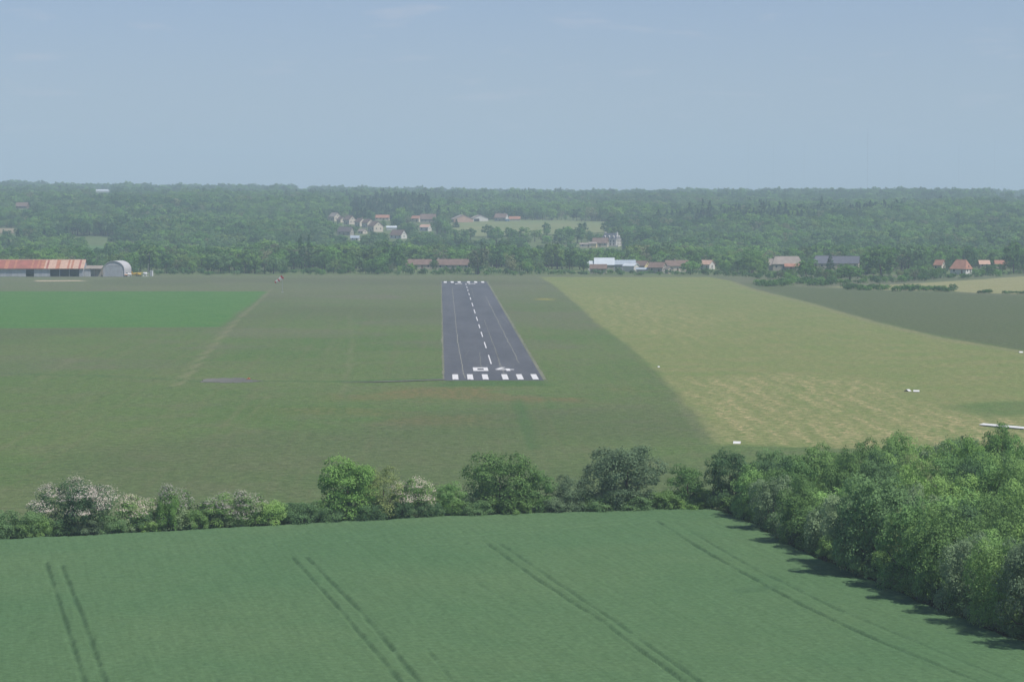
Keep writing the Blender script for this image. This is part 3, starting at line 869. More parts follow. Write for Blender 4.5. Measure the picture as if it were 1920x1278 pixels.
HLINE = [(-60, 1022), (0, 1019), (200, 1008), (400, 998), (600, 986), (800, 976), (1000, 969), (1200, 963), (1330, 962)]
hf = random.Random(8)
def hseg(px):
    for lim, t_ in ((60, 'at the left picture edge'), (215, 'below the largest hawthorn'), (350, 'below the second and third hawthorn'), (500, 'below the last two hawthorns of the cluster'), (600, 'left of the bright green tree'), (740, 'below the bright green tree'),
                    (860, 'below the lone hawthorn'), (1040, 'below the broad middle tree'), (1110, 'below the grey green willow'), (1260, 'below the tallest tree'), (3000, 'near the crop corner')):
        if px < lim: return t_
for i in range(52):
    px = -50 + 1375 * (i + hf.random() * .8) / 52
    py = float(np.interp(px, [p[0] for p in HLINE], [p[1] for p in HLINE]))
    x, y = ground(px, py)
    plant(hf.choice(['shrub_a', 'shrub_a', 'shrub_b', 'shrub_d']), x, y + hf.uniform(1.4, 3.4), hf.uniform(1.7, 3.1), hf.uniform(1.5, 2.3),
          'low shrub at the hedgerow foot ' + hseg(px), 'shrub', 'low shrubs at the hedgerow foot ' + hseg(px))

# --- wood at the right
EDGE = G((1345, 962), (1420, 990), (1500, 1036), (1620, 1090), (1760, 1150), (1920, 1213), (2060, 1270))
WOOD = EDGE + G((2300, 1270), (2350, 940), (1900, 936), (1600, 944), (1355, 948))
wr = random.Random(21)
wood_pts = []
# edge trees, in order along the crop's edge
EDGE_TREES = [(1366, 966, 831, 50, 'oak_c'), (1408, 985, 868, 40, 'maple'), (1450, 1008, 880, 46, 'willow'), (1500, 1034, 888, 46, 'oak_b'), (1548, 1056, 930, 42, 'shrub_d'),
              (1590, 1076, 905, 56, 'willow'), (1640, 1098, 868, 74, 'oak_c'), (1700, 1122, 925, 62, 'maple'), (1760, 1148, 945, 66, 'oak_b'), (1815, 1172, 985, 60, 'willow'), (1870, 1196, 1000, 62, 'oak_a'),
              (1925, 1216, 985, 66, 'willow'), (1990, 1240, 1000, 70, 'oak_b')]
ordn = ['first', 'second', 'third', 'fourth', 'fifth', 'sixth', 'seventh', 'eighth', 'ninth', 'tenth', 'eleventh', 'twelfth', 'thirteenth']
look = {'oak_c': 'dark green', 'oak_b': 'mid green', 'oak_a': 'mid green', 'maple': 'fresh green', 'willow': 'grey green', 'shrub_d': 'low grey'}
for i, (px, ba, top, hw, key) in enumerate(EDGE_TREES):
    e = plant_px(key, px, ba, top, hw, '%s tree, %s along the wood edge from the hedgerow corner' % (look[key], ordn[i]), 'tree', behind=3.2)
    wood_pts.append((e.location.x, e.location.y, 3.0))
# small shrubs skirting the edge
es = []
for (ax, ay), (bx, by) in zip(EDGE[:-1], EDGE[1:]):
    L = math.hypot(bx - ax, by - ay); n = max(1, int(L / 3.4))
    for k in range(n):
        t_ = (k + .5) / n
        es.append((ax + (bx - ax) * t_ + 1.3, ay + (by - ay) * t_ + 1.3))
en = lambda x: ordn[min(range(len(wood_pts)), key=lambda q: abs(wood_pts[q][0] - x))]
for i, (x, y) in enumerate(es):
    plant(wr.choice(['shrub_a', 'shrub_b', 'shrub_d', 'shrub_a']), x + wr.uniform(-.4, .4), y + wr.uniform(-.4, .4), wr.uniform(2.2, 4.2), wr.uniform(1.6, 2.6),
          'low shrub below the %s tree of the wood edge, counted from the hedgerow' % en(x), 'shrub', 'low shrubs below the %s wood edge tree' % en(x))
# inner trees
def wz(x, y, px):
    if y > 306: return ' in the back row of the wood against the hay field'
    if px > 1780: return ' inside the wood near the right picture edge'
    if px < 1560: return ' inside the narrow left end of the wood'
    return ' inside the middle of the wood'
tries = 0; inner = 0
xs = [p[0] for p in WOOD]; ys = [p[1] for p in WOOD]
while tries < 6000:
    tries += 1
    x = wr.uniform(min(xs), max(xs)); y = wr.uniform(min(ys), max(ys))
    if float(poly_sd(np.array([x]), np.array([y]), WOOD)[0]) < 2.2: continue
    if any((x - a) ** 2 + (y - b) ** 2 < 4.3 ** 2 for a, b, _ in wood_pts): continue
    wood_pts.append((x, y, 0))
    px = project([(x, y, 0)])[0][0]
    hmax = 8.9 + 1.5 * min(1, max(0, (px - 1400) / 400))
    key = wr.choices(['oak_a', 'oak_b', 'oak_c', 'maple', 'willow', 'ash', 'oak_bright'], [3, 3, 2.4, 2.6, 1.2, 1.0, .5])[0]
    lk = {'oak_a': 'mid green broad tree', 'oak_b': 'mid green broad tree', 'oak_c': 'dark green broad tree', 'maple': 'fresh green leafy tree', 'willow': 'grey green tree', 'ash': 'thin olive brown tree', 'oak_bright': 'bright green tree'}[key]
    e = plant(key, x, y, hmax * wr.choice([.62, .78, .88, .95, 1.0, 1.1]) * wr.uniform(.95, 1.05), wr.uniform(2.4, 4.5) * (.8 if key == 'ash' else 1), lk + wz(x, y, px), 'tree', lk + 's' + wz(x, y, px))
    e.rotation_euler = (wr.uniform(-.1, .1), wr.uniform(-.1, .1), wr.uniform(0, 6.28))
    inner += 1

# ================================================================== BUILDINGS
def surf(name, col, **k): M[name] = worn(name, col, **k)
surf('roof_red', (.33, .115, .085), var=.2, scale=.3, amount=.15)
surf('roof_rust', (.40, .17, .10), var=.22, scale=.4, amount=.12)
surf('roof_pink', (.52, .34, .25), var=.15, amount=.15)
surf('roof_brown', (.185, .125, .100), var=.25, scale=.4)
surf('roof_orange', (.36, .175, .115), var=.2, scale=.4)
surf('roof_slate', (.115, .120, .145), var=.15, scale=.4)
surf('roof_tan', (.30, .255, .215), var=.18, scale=.4)
surf('roof_white', (.52, .56, .58), var=.08, scale=.3)
surf('roof_metal', (.36, .41, .45), var=.12, scale=.3)
surf('roof_dark', (.10, .085, .085), var=.2, scale=.4)
surf('wall_cream', (.60, .52, .41), var=.1, amount=.2)
surf('wall_white', (.62, .59, .54), var=.06, amount=.15)
surf('wall_stone', (.38, .34, .28), var=.15, amount=.25)
surf('wall_yellow', (.62, .50, .27), var=.1, amount=.2)
surf('wall_grey', (.34, .35, .37), var=.10, amount=.3, stain=(.26, .20, .15))
surf('wall_greyb', (.40, .41, .42), var=.10, amount=.3, stain=(.28, .22, .17))
surf('metal_light', (.46, .45, .45), var=.10, amount=.25, stain=(.3, .24, .2))
surf('white_paint_obj', (.66, .66, .63), var=.05, amount=.1)
surf('yellow_paint', (.62, .40, .04), var=.08, amount=.1)
surf('orange_paint_obj', (.55, .22, .08), var=.08, amount=.1)
surf('red_cloth', (.50, .035, .03), var=.08, amount=.05)
surf('white_cloth', (.80, .78, .76), var=.05, amount=.05)
surf('shade_and_black', (.03, .033, .04), var=.2, amount=.1)  # near-black: painted interior shade, also tyres and propellers
surf('wood_brown', (.16, .10, .06), var=.2)
surf('blue_paint', (.10, .22, .34), var=.1)
surf('steel', (.30, .31, .32), var=.1)
for nm_, c_ in (('red_cloth', (.55, .05, .045)), ('white_cloth', (.82, .80, .78))):
    M[nm_] = NT('wind_' + nm_).diffuse(c_, None, .45)
_g = NT('window_glass'); M['glass'] = _g.principled((.05, .06, .075), .15, .5)

def gable(root, L, W, hw, hr, wall, roof, ov=.45, chimney=None, wins=True, hip=0.0, doors=True, rows=1, gable_wall=None):
    """house body: ridge along local x, front is -y, right gable is +x"""
    h = W / 2
    MB().prism([(-h, -.8), (h, -.8), (h, hw), (0, hw + hr * (1 if hip == 0 else .02)), (-h, hw)], -L / 2, L / 2, 'x').build('wall', M[wall], root)
    if gable_wall:
        MB().prism([(-h + .02, -.7), (h - .02, -.7), (h - .02, hw), (0, hw + hr - .02), (-h + .02, hw)], L / 2 + .004, L / 2 + .04, 'x').build('gable_wall', M[gable_wall], root)
    rb = MB(); t = .22; sl = hr / h
    e = hw - ov * sl; o2 = L / 2 + ov; hp = hip * L / 2
    for s in (-1, 1):
        a = (-o2, s * (h + ov), e + .06); b = (o2, s * (h + ov), e + .06); c = (o2 - hp, s * .001, hw + hr + .08); d = (-o2 + hp, s * .001, hw + hr + .08)
        lo = [a, b, c, d]; up = [(p[0], p[1], p[2] + t) for p in lo]
        rb.hexa(lo + up)
    if hip:
        for s in (-1, 1):
            a = (s * o2, -h - ov, e + .06); b = (s * o2, h + ov, e + .06); c = (s * (o2 - hp), 0, hw + hr + .08)
            V = [a, b, c] + [(p[0], p[1], p[2] + t) for p in (a, b, c)]
            rb.add(V, [(0, 2, 1), (3, 4, 5), (0, 1, 4, 3), (1, 2, 5, 4), (2, 0, 3, 5)])
    ro = rb.build('roof', M[roof], root)
    MB().tube([(-o2 + hp, 0, hw + hr + .28), (o2 - hp, 0, hw + hr + .28)], [.16, .16], 6).build('ridge_cap', M[roof], ro)
    for cx in (chimney or []):
        MB().box(cx - .45, cx + .45, -.35, .35, hw + hr * .55, hw + hr + 1.1).build('chimney', M['wall_stone'], ro)
    if wins:
        n = max(2, int(L / 3.5))
        for r_ in range(rows):
            z = hw * (.42 if rows == 1 else (.22 + .5 * r_))
            for i in range(n):
                x = -L / 2 + L * (i + .5) / n
                if doors and r_ == 0 and i == n // 2:
                    d_ = MB().box(x - .5, x + .5, -h - .05, -h + .1, 0, 2.1).build('door', M['wood_brown'], root)
                    MB().box(x + .3, x + .4, -h - .1, -h - .051, .95, 1.1).build('handle', M['steel'], d_); continue
                w_ = MB().box(x - .5, x + .5, -h - .04, -h + .1, z, z + 1.25).build('window', M['glass'], root)
                MB().box(x - .62, x + .62, -h - .09, -h - .041, z - .12, z - .02).build('sill', M['wall_white'], w_)
        for yy in (-.5, .5) if W > 7 else (0,):
            w_ = MB().box(L / 2 - .1, L / 2 + .07, yy * W * .45 - .5, yy * W * .45 + .5, hw * .42, hw * .42 + 1.2).build('window', M['glass'], root)
            MB().box(L / 2 + .071, L / 2 + .12, yy * W * .45 - .6, yy * W * .45 + .6, hw * .42 - .12, hw * .42 - .02).build('sill', M['wall_white'], w_)
        if hr > 2.2:
            MB().box(L / 2 - .1, L / 2 + .07, -.4, .4, hw + hr * .15, hw + hr * .15 + .9).build('window', M['glass'], root)

CLEAR = []          # picture areas kept free of trees that stand in front of a building
def clear(x0, y0, x1, y1, dist): CLEAR.append((x0, y0, x1, y1, dist))

def house(px, base, L, W, hw, hr, yaw, wall, roof, label, cat='house', name='village_house', group=None, clr=None, **kw):
    p = hit(px, base)
    e = empty(name, p, R(yaw), label, cat, group)
    gable(e, L, W, hw, hr, wall, roof, **kw)
    d = project([p])[2][0]; m = d / FPX
    ext = (abs(L * math.cos(R(yaw))) + abs(W * math.sin(R(yaw)))) / 2 / m
    c = clr if clr else (px - ext, base - (hw + hr) / m, px + ext, base - 2)
    clear(*c, d - 2)
    return e

VG = 'houses of the hillside village'
# village on the slope (gables look right towards the sun)
house(628, 414, 11, 8, 4.2, 3.6, -58, 'wall_cream', 'roof_tan', 'pale gabled house at the upper left end of the village row', group=VG)
house(640, 417, 8, 6, 2.6, 2.6, -60, 'wall_cream', 'roof_brown', 'small low house second in the village row', group=VG)
house(656, 420.5, 11, 7.5, 4.4, 3.6, -60, 'wall_cream', 'roof_brown', 'cream gabled house third in the village row', group=VG, chimney=[-3])
house(676, 424, 10, 7, 4.0, 3.2, -60, 'wall_cream', 'roof_brown', 'cream house fourth in the village row', group=VG, chimney=[3])
house(690, 427, 11, 7, 4.6, 3.2, -60, 'wall_cream', 'roof_brown', 'cream house left of the big cream gable', group=VG)
house(704, 434, 12, 9.5, 5.0, 4.0, -62, 'wall_cream', 'roof_brown', 'largest cream gabled house at the front of the village', group=VG, rows=1)
house(717, 413, 14, 7, 2.6, 2.6, -6, 'wall_cream', 'roof_orange', 'long low house with orange tiled roof above the village', group=VG)
house(734, 431, 9, 5, 2.0, 1.2, 5, 'wall_white', 'roof_white', 'low white shed right of the cream gable', cat='shed', name='garden_shed', wins=False)
house(747, 447, 13, 7, 3.0, 4.0, -42, 'wall_white', 'roof_brown', 'brown roofed house with bright white gable below the village', group=VG)
house(648, 441, 12, 8, 3.2, 3.6, -20, 'wall_stone', 'roof_dark', 'grey stone house with dark roof among trees', group=VG)
house(680, 438, 7, 5, 2.2, 1.8, -50, 'wall_cream', 'roof_tan', 'little cream annex below the village row', cat='shed', name='garden_shed')
house(666, 451, 7, 5, 2.2, 1.6, -10, 'wall_white', 'roof_metal', 'small pale shed lowest on the left of the village', cat='shed', name='garden_shed')
house(781, 416, 9, 7, 3.4, 2.4, -30, 'wall_cream', 'roof_orange', 'cream house with orange roof right of the dark pines', group=VG)
house(803, 418, 15, 9, 4.0, 4.6, -8, 'wall_stone', 'roof_brown', 'big stone house with broad brown roof', group=VG, chimney=[-4, 4])
house(798, 433, 9, 6, 3.4, 2.2, -30, 'wall_white', 'roof_pink', 'small white house with pinkish roof below the broad roof', group=VG)
# barns above the meadow
house(866, 416.5, 14, 20, 3.0, 4.2, -76, 'wall_cream', 'roof_tan', 'wide tan gabled barn above the hillside meadow', cat='barn', name='farm_barn', gable_wall='roof_pink', wins=False)
e = house(898, 415.5, 12, 16, 3.4, 3.0, -74, 'wall_white', 'roof_tan', 'pale open barn with dark doorway above the meadow', cat='barn', name='farm_barn', wins=False)
MB().box(6.0, 6.1, -7, -1.5, 0, 3.0).build('doorway', M['shade_and_black'], e)  # dark panel on the solid gable, painting the shade of an opening
e = house(940, 415.5, 12, 9, 4.0, 3.8, -20, 'wall_stone', 'roof_brown', 'brown roofed farmhouse with white gable above the meadow', cat='house', name='farmhouse', gable_wall='wall_white', chimney=[3.5])
house(965, 415, 11, 6, 2.4, 2.2, -4, 'wall_cream', 'roof_orange', 'low orange roofed barn right of the farmhouse', cat='barn', name='farm_barn', wins=False)
tp_ = hit(951, 415.8)
e = empty('farm_trailer', (tp_[0], tp_[1] - 3, float(terrain(tp_[0], tp_[1] - 3))), R(-10), 'blue farm trailer parked before the brown roofed farmhouse', 'trailer')
MB().box(-2.2, 2.2, -1.1, 1.1, .9, 2.6).build('body', M['blue_paint'], e)
for sx_ in (-1.2, 1.2):
    for sy_ in (-1.15, 1.15): MB().tube([(sx_, sy_ - .12, .5), (sx_, sy_ + .12, .5)], [.5, .5], 12).build('wheel', M['shade_and_black'], e)
MB().box(2.2, 3.6, -.08, .08, .7, .85).build('drawbar', M['steel'], e)
# far white roof on the horizon and far left house
house(193, 360.5, 56, 20, 2.2, 2.6, 3, 'wall_white', 'roof_white', 'long white roofed shed far away on the left ridge', cat='shed', name='farm_shed', wins=False, clr=(180, 354, 206, 360))
house(42, 391, 13, 8, 2.6, 3.6, -12, 'roof_brown', 'roof_brown', 'brown roofed farm alone on the left wooded hill', cat='house', name='farmhouse')

# chateau
cp = hit(1146, 461)
ch = empty('manor_house', cp, R(-30), 'white manor with steep slate roof and dormers on the slope', 'manor', None, .84)
MB().box(-8, 8, -5.5, 5.5, -2, 6.2).build('wall', M['wall_white'], ch)
MB().box(-8.25, 8.25, -5.75, 5.75, 6.2, 6.6).build('cornice', M['wall_white'], ch)
mrb = MB(); mrb.hexa([(-8.1, -5.6, 6.6), (8.1, -5.6, 6.6), (8.1, 5.6, 6.6), (-8.1, 5.6, 6.6), (-5.9, -2.2, 12.2), (5.9, -2.2, 12.2), (5.9, 2.2, 12.2), (-5.9, 2.2, 12.2)])
mro = mrb.build('roof', M['roof_slate'], ch)
for cx_k in (-6.2, 6.2):
    MB().box(cx_k - .6, cx_k + .6, -.9, .9, 9.5, 13.2).build('chimney', M['wall_white'], mro)
for xk in (-5.4, -1.8, 1.8, 5.4):
    for zk in (.9, 3.7): 
        w_ = MB().box(xk - .6, xk + .6, -5.56, -5.4, zk, zk + 1.9).build('window', M['glass'], ch)
        MB().box(xk - .75, xk + .75, -5.62, -5.561, zk - .15, zk).build('sill', M['wall_white'], w_)
for xk in (-4.6, 0, 4.6):
    d_ = MB().prism([(xk - .95, 6.8), (xk + .95, 6.8), (xk + .95, 9.0), (xk, 10.0), (xk - .95, 9.0)], -5.45, -3.2, 'y').build('dormer', M['wall_white'], ch)
    MB().box(xk - .5, xk + .5, -5.51, -5.4, 7.2, 8.8).build('window', M['glass'], d_)
for yk in (-3.2, 0, 3.2):
    for zk in (.9, 3.7):
        MB().box(7.9, 8.06, yk - .6, yk + .6, zk, zk + 1.9).build('window', M['glass'], ch)
for yk in (-2.2, 2.2):
    d_ = MB().prism([(yk - .95, 6.8), (yk + .95, 6.8), (yk + .95, 9.0), (yk, 10.0), (yk - .95, 9.0)], 6.0, 7.95, 'x').build('dormer', M['wall_white'], ch)
    MB().box(7.9, 8.01, yk - .5, yk + .5, 7.2, 8.8).build('window', M['glass'], d_)
MB().box(-9.5, 11.5, -8.5, -5.6, -3, .5).build('terrace', M['wall_white'], ch)
clear(1128, 434, 1164, 463, project([cp])[2][0] - 6)
house(1126, 462.5, 12, 7, 3.2, 3.6, -12, 'wall_cream', 'roof_brown', 'brown roofed outbuilding left of the white manor', cat='outbuilding', name='outbuilding')
house(1112, 464, 6, 5, 3.0, 1.0, -12, 'wall_yellow', 'roof_tan', 'small cream lodge left of the manor outbuilding', cat='lodge', name='lodge', wins=False)
house(1098, 464, 9, 4, 2.4, .8, -6, 'wall_cream', 'roof_tan', 'long low cream wall building left of the lodge', cat='outbuilding', name='outbuilding')

# riverside farms behind the airfield's end
FG = 'farm buildings behind the airfield end'
house(1133, 509, 11, 12, 4.0, 3.6, -4, 'wall_stone', 'roof_white', 'white metal roofed barn, tallest of the farm group', cat='barn', name='farm_barn', group=FG, clr=(1118, 484, 1146, 499), wins=False)
house(1112, 509, 6, 8, 4.0, 1.8, -4, 'wall_white', 'roof_white', 'small white roofed lean-to left of the white barn', cat='barn', name='farm_barn', group=FG, clr=(1104, 489, 1120, 497), wins=False)
house(1122, 512, 9, 6, 2.6, 2.0, -6, 'wall_stone', 'roof_brown', 'brown stone house in front of the white barn', name='farmhouse', group=FG, clr=(1106, 495, 1138, 506))
house(1168, 508, 14, 10, 3.8, 2.2, -4, 'wall_greyb', 'roof_metal', 'blue grey metal roofed shed beside the white barn', cat='shed', name='farm_shed', group=FG, clr=(1146, 489, 1190, 500), wins=False)
house(1183, 509, 7, 7, 3.2, 1.4, -30, 'wall_white', 'roof_white', 'low white roofed shed right of the blue grey shed', cat='shed', name='farm_shed', group=FG, clr=(1172, 496, 1192, 500), wins=False)
house(1203, 508, 8.5, 7, 3.2, 2.4, -38, 'wall_stone', 'roof_brown', 'brown roofed house with yellow gable', name='farmhouse', group=FG, gable_wall='wall_yellow', clr=(1188, 490, 1218, 503))
house(1204, 511, 6.6, 3, 1.8, .7, -4, 'wall_stone', 'roof_metal', 'grey lean-to roof below the yellow gable', cat='shed', name='farm_shed', group=FG, wins=False)
house(1233, 511, 8.5, 8, 3.0, 2.6, -24, 'wall_stone', 'roof_brown', 'brown roofed stone house with grey right wall', name='farmhouse', group=FG, clr=(1220, 493, 1250, 508))
house(1269, 509, 13, 8, 3.4, 2.8, 2, 'wall_cream', 'roof_brown', 'long house with reddish brown roof at the farm group right end', name='farmhouse', group=FG, chimney=[-1], clr=(1248, 489, 1290, 502))
e = house(1254, 512, 4, 3, 2.4, 1.4, -70, 'wall_cream', 'roof_tan', 'little cream porch before the long reddish roof', cat='lodge', name='lodge', group=FG, clr=(1248, 498, 1260, 510))
house(785, 504, 15, 8, 2.6, 2.8, 3, 'wall_stone', 'roof_brown', 'low brown roofed farm half hidden left of the runway end', name='farmhouse', clr=(768, 485, 800, 490))
house(850, 505, 19, 8, 2.8, 3.0, -2, 'wall_stone', 'roof_brown', 'long low brown roofed farm behind the runway end', name='farmhouse', chimney=[-9], clr=(826, 484, 872, 490), gable_wall='wall_white')
house(1326, 505, 7, 6, 3.0, 2.2, -40, 'wall_white', 'roof_pink', 'small white house peeping out right of the farm group', name='farmhouse', clr=(1320, 490, 1333, 498))
# right-hand hamlet
e = house(1475, 507, 17, 9, 4.0, 4.0, -3, 'wall_stone', 'roof_tan', 'tan roofed farmhouse with hipped roof at right', name='farmhouse', hip=.25, clr=(1447, 479, 1504, 500))
p_ = hit(1484, 508)
MB().hexa([(-2, -7.6, 2.3), (7, -7.6, 2.3), (7, -4.9, 4.0), (-2, -4.9, 4.0), (-2, -7.6, 2.5), (7, -7.6, 2.5), (7, -4.9, 4.2), (-2, -4.9, 4.2)]).build('porch_roof', M['roof_orange'], e)
house(1455, 507, 8, 7, 3.4, 3.2, -14, 'wall_stone', 'roof_tan', 'small tan gabled barn joined to the tan farmhouse', cat='barn', name='farm_barn', clr=(1442, 483, 1466, 500), wins=False)
house(1545, 505, 14, 9, 3.8, 4.0, -3, 'wall_stone', 'roof_slate', 'slate roofed house left of the dark conifer', name='farmhouse', hip=.35, clr=(1522, 480, 1568, 496))
house(1585, 505, 16, 8, 3.8, 3.8, -14, 'wall_cream', 'roof_slate', 'long slate roofed house with pale gable right of the conifer', name='farmhouse', clr=(1564, 481, 1612, 495))
house(1802, 513, 9.5, 8, 3.0, 4.6, -38, 'wall_white', 'roof_orange', 'white house with steep orange tiled roof at far right', name='farmhouse', hip=.45, clr=(1780, 483, 1820, 511))
house(1762, 508, 5, 5, 3.6, 2.6, -40, 'wall_cream', 'roof_orange', 'small orange roofed house behind trees left of the steep orange roof', name='farmhouse', clr=(1755, 483, 1767, 496))
house(1845, 503, 6, 6, 2.6, 2.0, -4, 'wall_stone', 'roof_pink', 'small pinkish roof peeping above bushes', name='farmhouse', clr=(1837, 486, 1852, 493))
house(1876, 503, 7, 6, 2.6, 2.0, -4, 'wall_cream', 'roof_orange', 'small orange roof furthest right among bushes', name='farmhouse', clr=(1868, 486, 1886, 493))

# --- airfield hangars
hx, hy = ground(156, 518.5)
ms = mpp((hx, hy, 0))
hg = empty('long_hangar', (hx, hy, 0), 0, 'long grey hangar with rusty red corrugated roof at far left', 'hangar')
HL = 66.0; HD = 16.0; HW = 4.5; HR = 4.3
fx = lambda px: (px - 156) * ms          # local x of a photo column on the front face
# wall panels between the openings
def panels(x0, x1, z0=0, z1=HW, w=1.5, y=0.0, parent=hg):
    n = max(1, round((x1 - x0) / w)); q = (x1 - x0) / n
    for i in range(n):
        rz = (wr.random() - .5) * .04
        MB().box(x0 + q * i + .02, x0 + q * (i + 1) - .02, y - .06 + rz, y + .06 + rz, z0, z1).build('wall_panel', M[wr.choice(['wall_grey', 'wall_greyb', 'wall_greyb'])], parent)
panels(-HL, fx(49)); panels(fx(64.5), fx(94)); panels(fx(148.5), fx(156))
MB().box(fx(49), fx(64.5), -.05, .05, 4.2, HW).build('lintel', M['wall_grey'], hg)
MB().box(fx(94), fx(148.5), -.05, .05, 4.3, HW).build('lintel', M['wall_grey'], hg)
for px in (49, 64.5, 94, 112, 130, 148.5):
    MB().box(fx(px) - .12, fx(px) + .12, .08, .32, 0, HW).build('post', M['steel'], hg)
MB().box(-HL, 0, HD - .1, HD, 0, HW).build('rear_wall', M['wall_grey'], hg)
MB().prism([(0.1, 0), (HD - .1, 0), (HD - .1, HW), (HD / 2, HW + HR - .1), (0.1, HW)], -.08, .08, 'x').build('gable_wall', M['wall_grey'], hg)
MB().prism([(0.1, 0), (HD - .1, 0), (HD - .1, HW), (HD / 2, HW + HR - .1), (0.1, HW)], -HL - .08, -HL + .08, 'x').build('gable_wall', M['wall_grey'], hg)
MB().box(-HL, 0, .1, HD - .1, -.1, .06).build('floor_slab', M['roof_dark'], hg)  # coloured dark to paint in the hangar's interior shade
MB().box(-HL + .2, -.2, 9.0, 9.1, .06, HW).build('shade_backing', M['shade_and_black'], hg)  # added near-black screen, paints the shade seen through the openings
MB().box(-HL, 0, -.9, -.62, HW - .42, HW - .22).build('gutter', M['wood_brown'], hg)
wdt = 1.02; n = int(HL / wdt)
for i in range(n + 1):
    x1 = .5 - i * wdt; x0 = x1 - wdt + .03
    xm = fx(68)
    if (x0 + x1) / 2 > xm: mt = wr.choice(['roof_rust', 'roof_pink', 'roof_red', 'roof_rust', 'roof_pink'])
    else: mt = wr.choice(['roof_red'] * 6 + ['roof_rust'])
    lift = (.06 if i % 2 else 0)
    for s in (0, 1):
        y0 = -.9 if s == 0 else HD + .9
        P = [(x0, y0, HW - .25 + lift), (x1, y0, HW - .25 + lift), (x1, HD / 2, HW + HR + lift), (x0, HD / 2, HW + HR + lift)]
        if s: P = [P[1], P[0], P[3], P[2]]
        MB().hexa(P + [(p[0], p[1], p[2] + .07) for p in P]).build('roof_sheet', M[mt], hg)
MB().tube([(-HL - .4, HD / 2, HW + HR + .12), (.5, HD / 2, HW + HR + .12)], [.2, .2], 6).build('ridge_cap', M['roof_pink'], hg)
# annex
ax_, ay_ = ground(157.5, 518.3)
an = empty('hangar_annex', (ax_, ay_ + .5, 0), 0, 'low grey shed with brown roof joined to the long hangar', 'shed')
panels(.1, 3.4, 0, 4.0, 1.1, 0.0, an)
MB().box(.1, 9.3, 5.9, 6.0, 0, 4.0).build('rear_wall', M['wall_stone'], an)
MB().box(3.5, 9.2, 2.6, 2.75, 0, 3.6).build('recessed_wall', M['wall_stone'], an)
MB().box(3.3, 3.5, .07, 5.9, 0, 4.0).build('side_wall', M['wall_grey'], an)
MB().hexa([(0.52, -.5, 4.1), (9.6, -.5, 4.1), (9.6, 6.3, 5.6), (0.52, 6.3, 5.6), (0.52, -.5, 4.25), (9.6, -.5, 4.25), (9.6, 6.3, 5.75), (0.52, 6.3, 5.75)]).build('roof', M['roof_tan'], an)
for xk in (6.3, 9.2): MB().box(xk - .1, xk + .1, -.2, 0, 0, 4.1).build('post', M['wood_brown'], an)
clear(-80, 484, 190, 520, project([(hx, hy, 0)])[2][0] - 2)
# arched hangar
bx, by = ground(213.5, 518.6)
ah = empty('arched_hangar', (bx, by, 0), R(-7), 'pale grey arched metal hangar beside the long hangar', 'hangar')
AW, AH_, AL = 5.7, 8.2, 15.0
arch = [(-AW, 0), (-AW, 3.6)] + [(-AW * math.cos(t), 3.6 + (AH_ - 3.6) * math.sin(t)) for t in np.linspace(.12, math.pi - .12, 15)] + [(AW, 3.6), (AW, 0)]
MB().prism([(u * .97, min(v_, v_ * .985)) for u, v_ in arch], 0, .15, 'y').build('front_wall', M['metal_light'], ah)
MB().prism([(u * .97, v_ * .985) for u, v_ in arch], AL - .15, AL, 'y').build('rear_wall', M['metal_light'], ah)
nr = 10
for i in range(nr):
    y0 = -.3 + i * (AL + .4) / nr; y1 = y0 + (AL + .4) / nr - .04
    inner_ = arch; outer = [(u * 1.03, v_ * 1.02 + (0 if v_ < .1 else .08)) for u, v_ in arch]
    mb = MB(); m_ = len(arch)
    Vv = [(u, y0, w) for u, w in inner_] + [(u, y0, w) for u, w in outer] + [(u, y1, w) for u, w in inner_] + [(u, y1, w) for u, w in outer]
    Ff = []
    for k in range(m_ - 1):
        Ff += [(k, k + 1, m_ + k + 1, m_ + k), (2 * m_ + k, 3 * m_ + k, 3 * m_ + k + 1, 2 * m_ + k + 1), (m_ + k, m_ + k + 1, 3 * m_ + k + 1, 3 * m_ + k), (k, 2 * m_ + k, 2 * m_ + k + 1, k + 1)]
    mb.add(Vv, Ff).build('arch_sheet', M['metal_light'], ah)
for xk in (-3.6, -1.3, 1.0, 3.3):
    d_ = MB().box(xk - 1.1 + .25, xk + 1.1 + .25, -.1, -.01, 0.05, 5.6).build('door_panel', M['wall_greyb'], ah)
    MB().box(xk + 1.15, xk + 1.25, -.18, -.101, 2.0, 2.6).build('handle', M['steel'], d_)
MB().box(-3.0, 3.0, -.16, -.02, 5.65, 5.95).build('door_rail', M['steel'], ah)
clear(188, 486, 242, 520, project([(bx, by, 0)])[2][0] - 1)

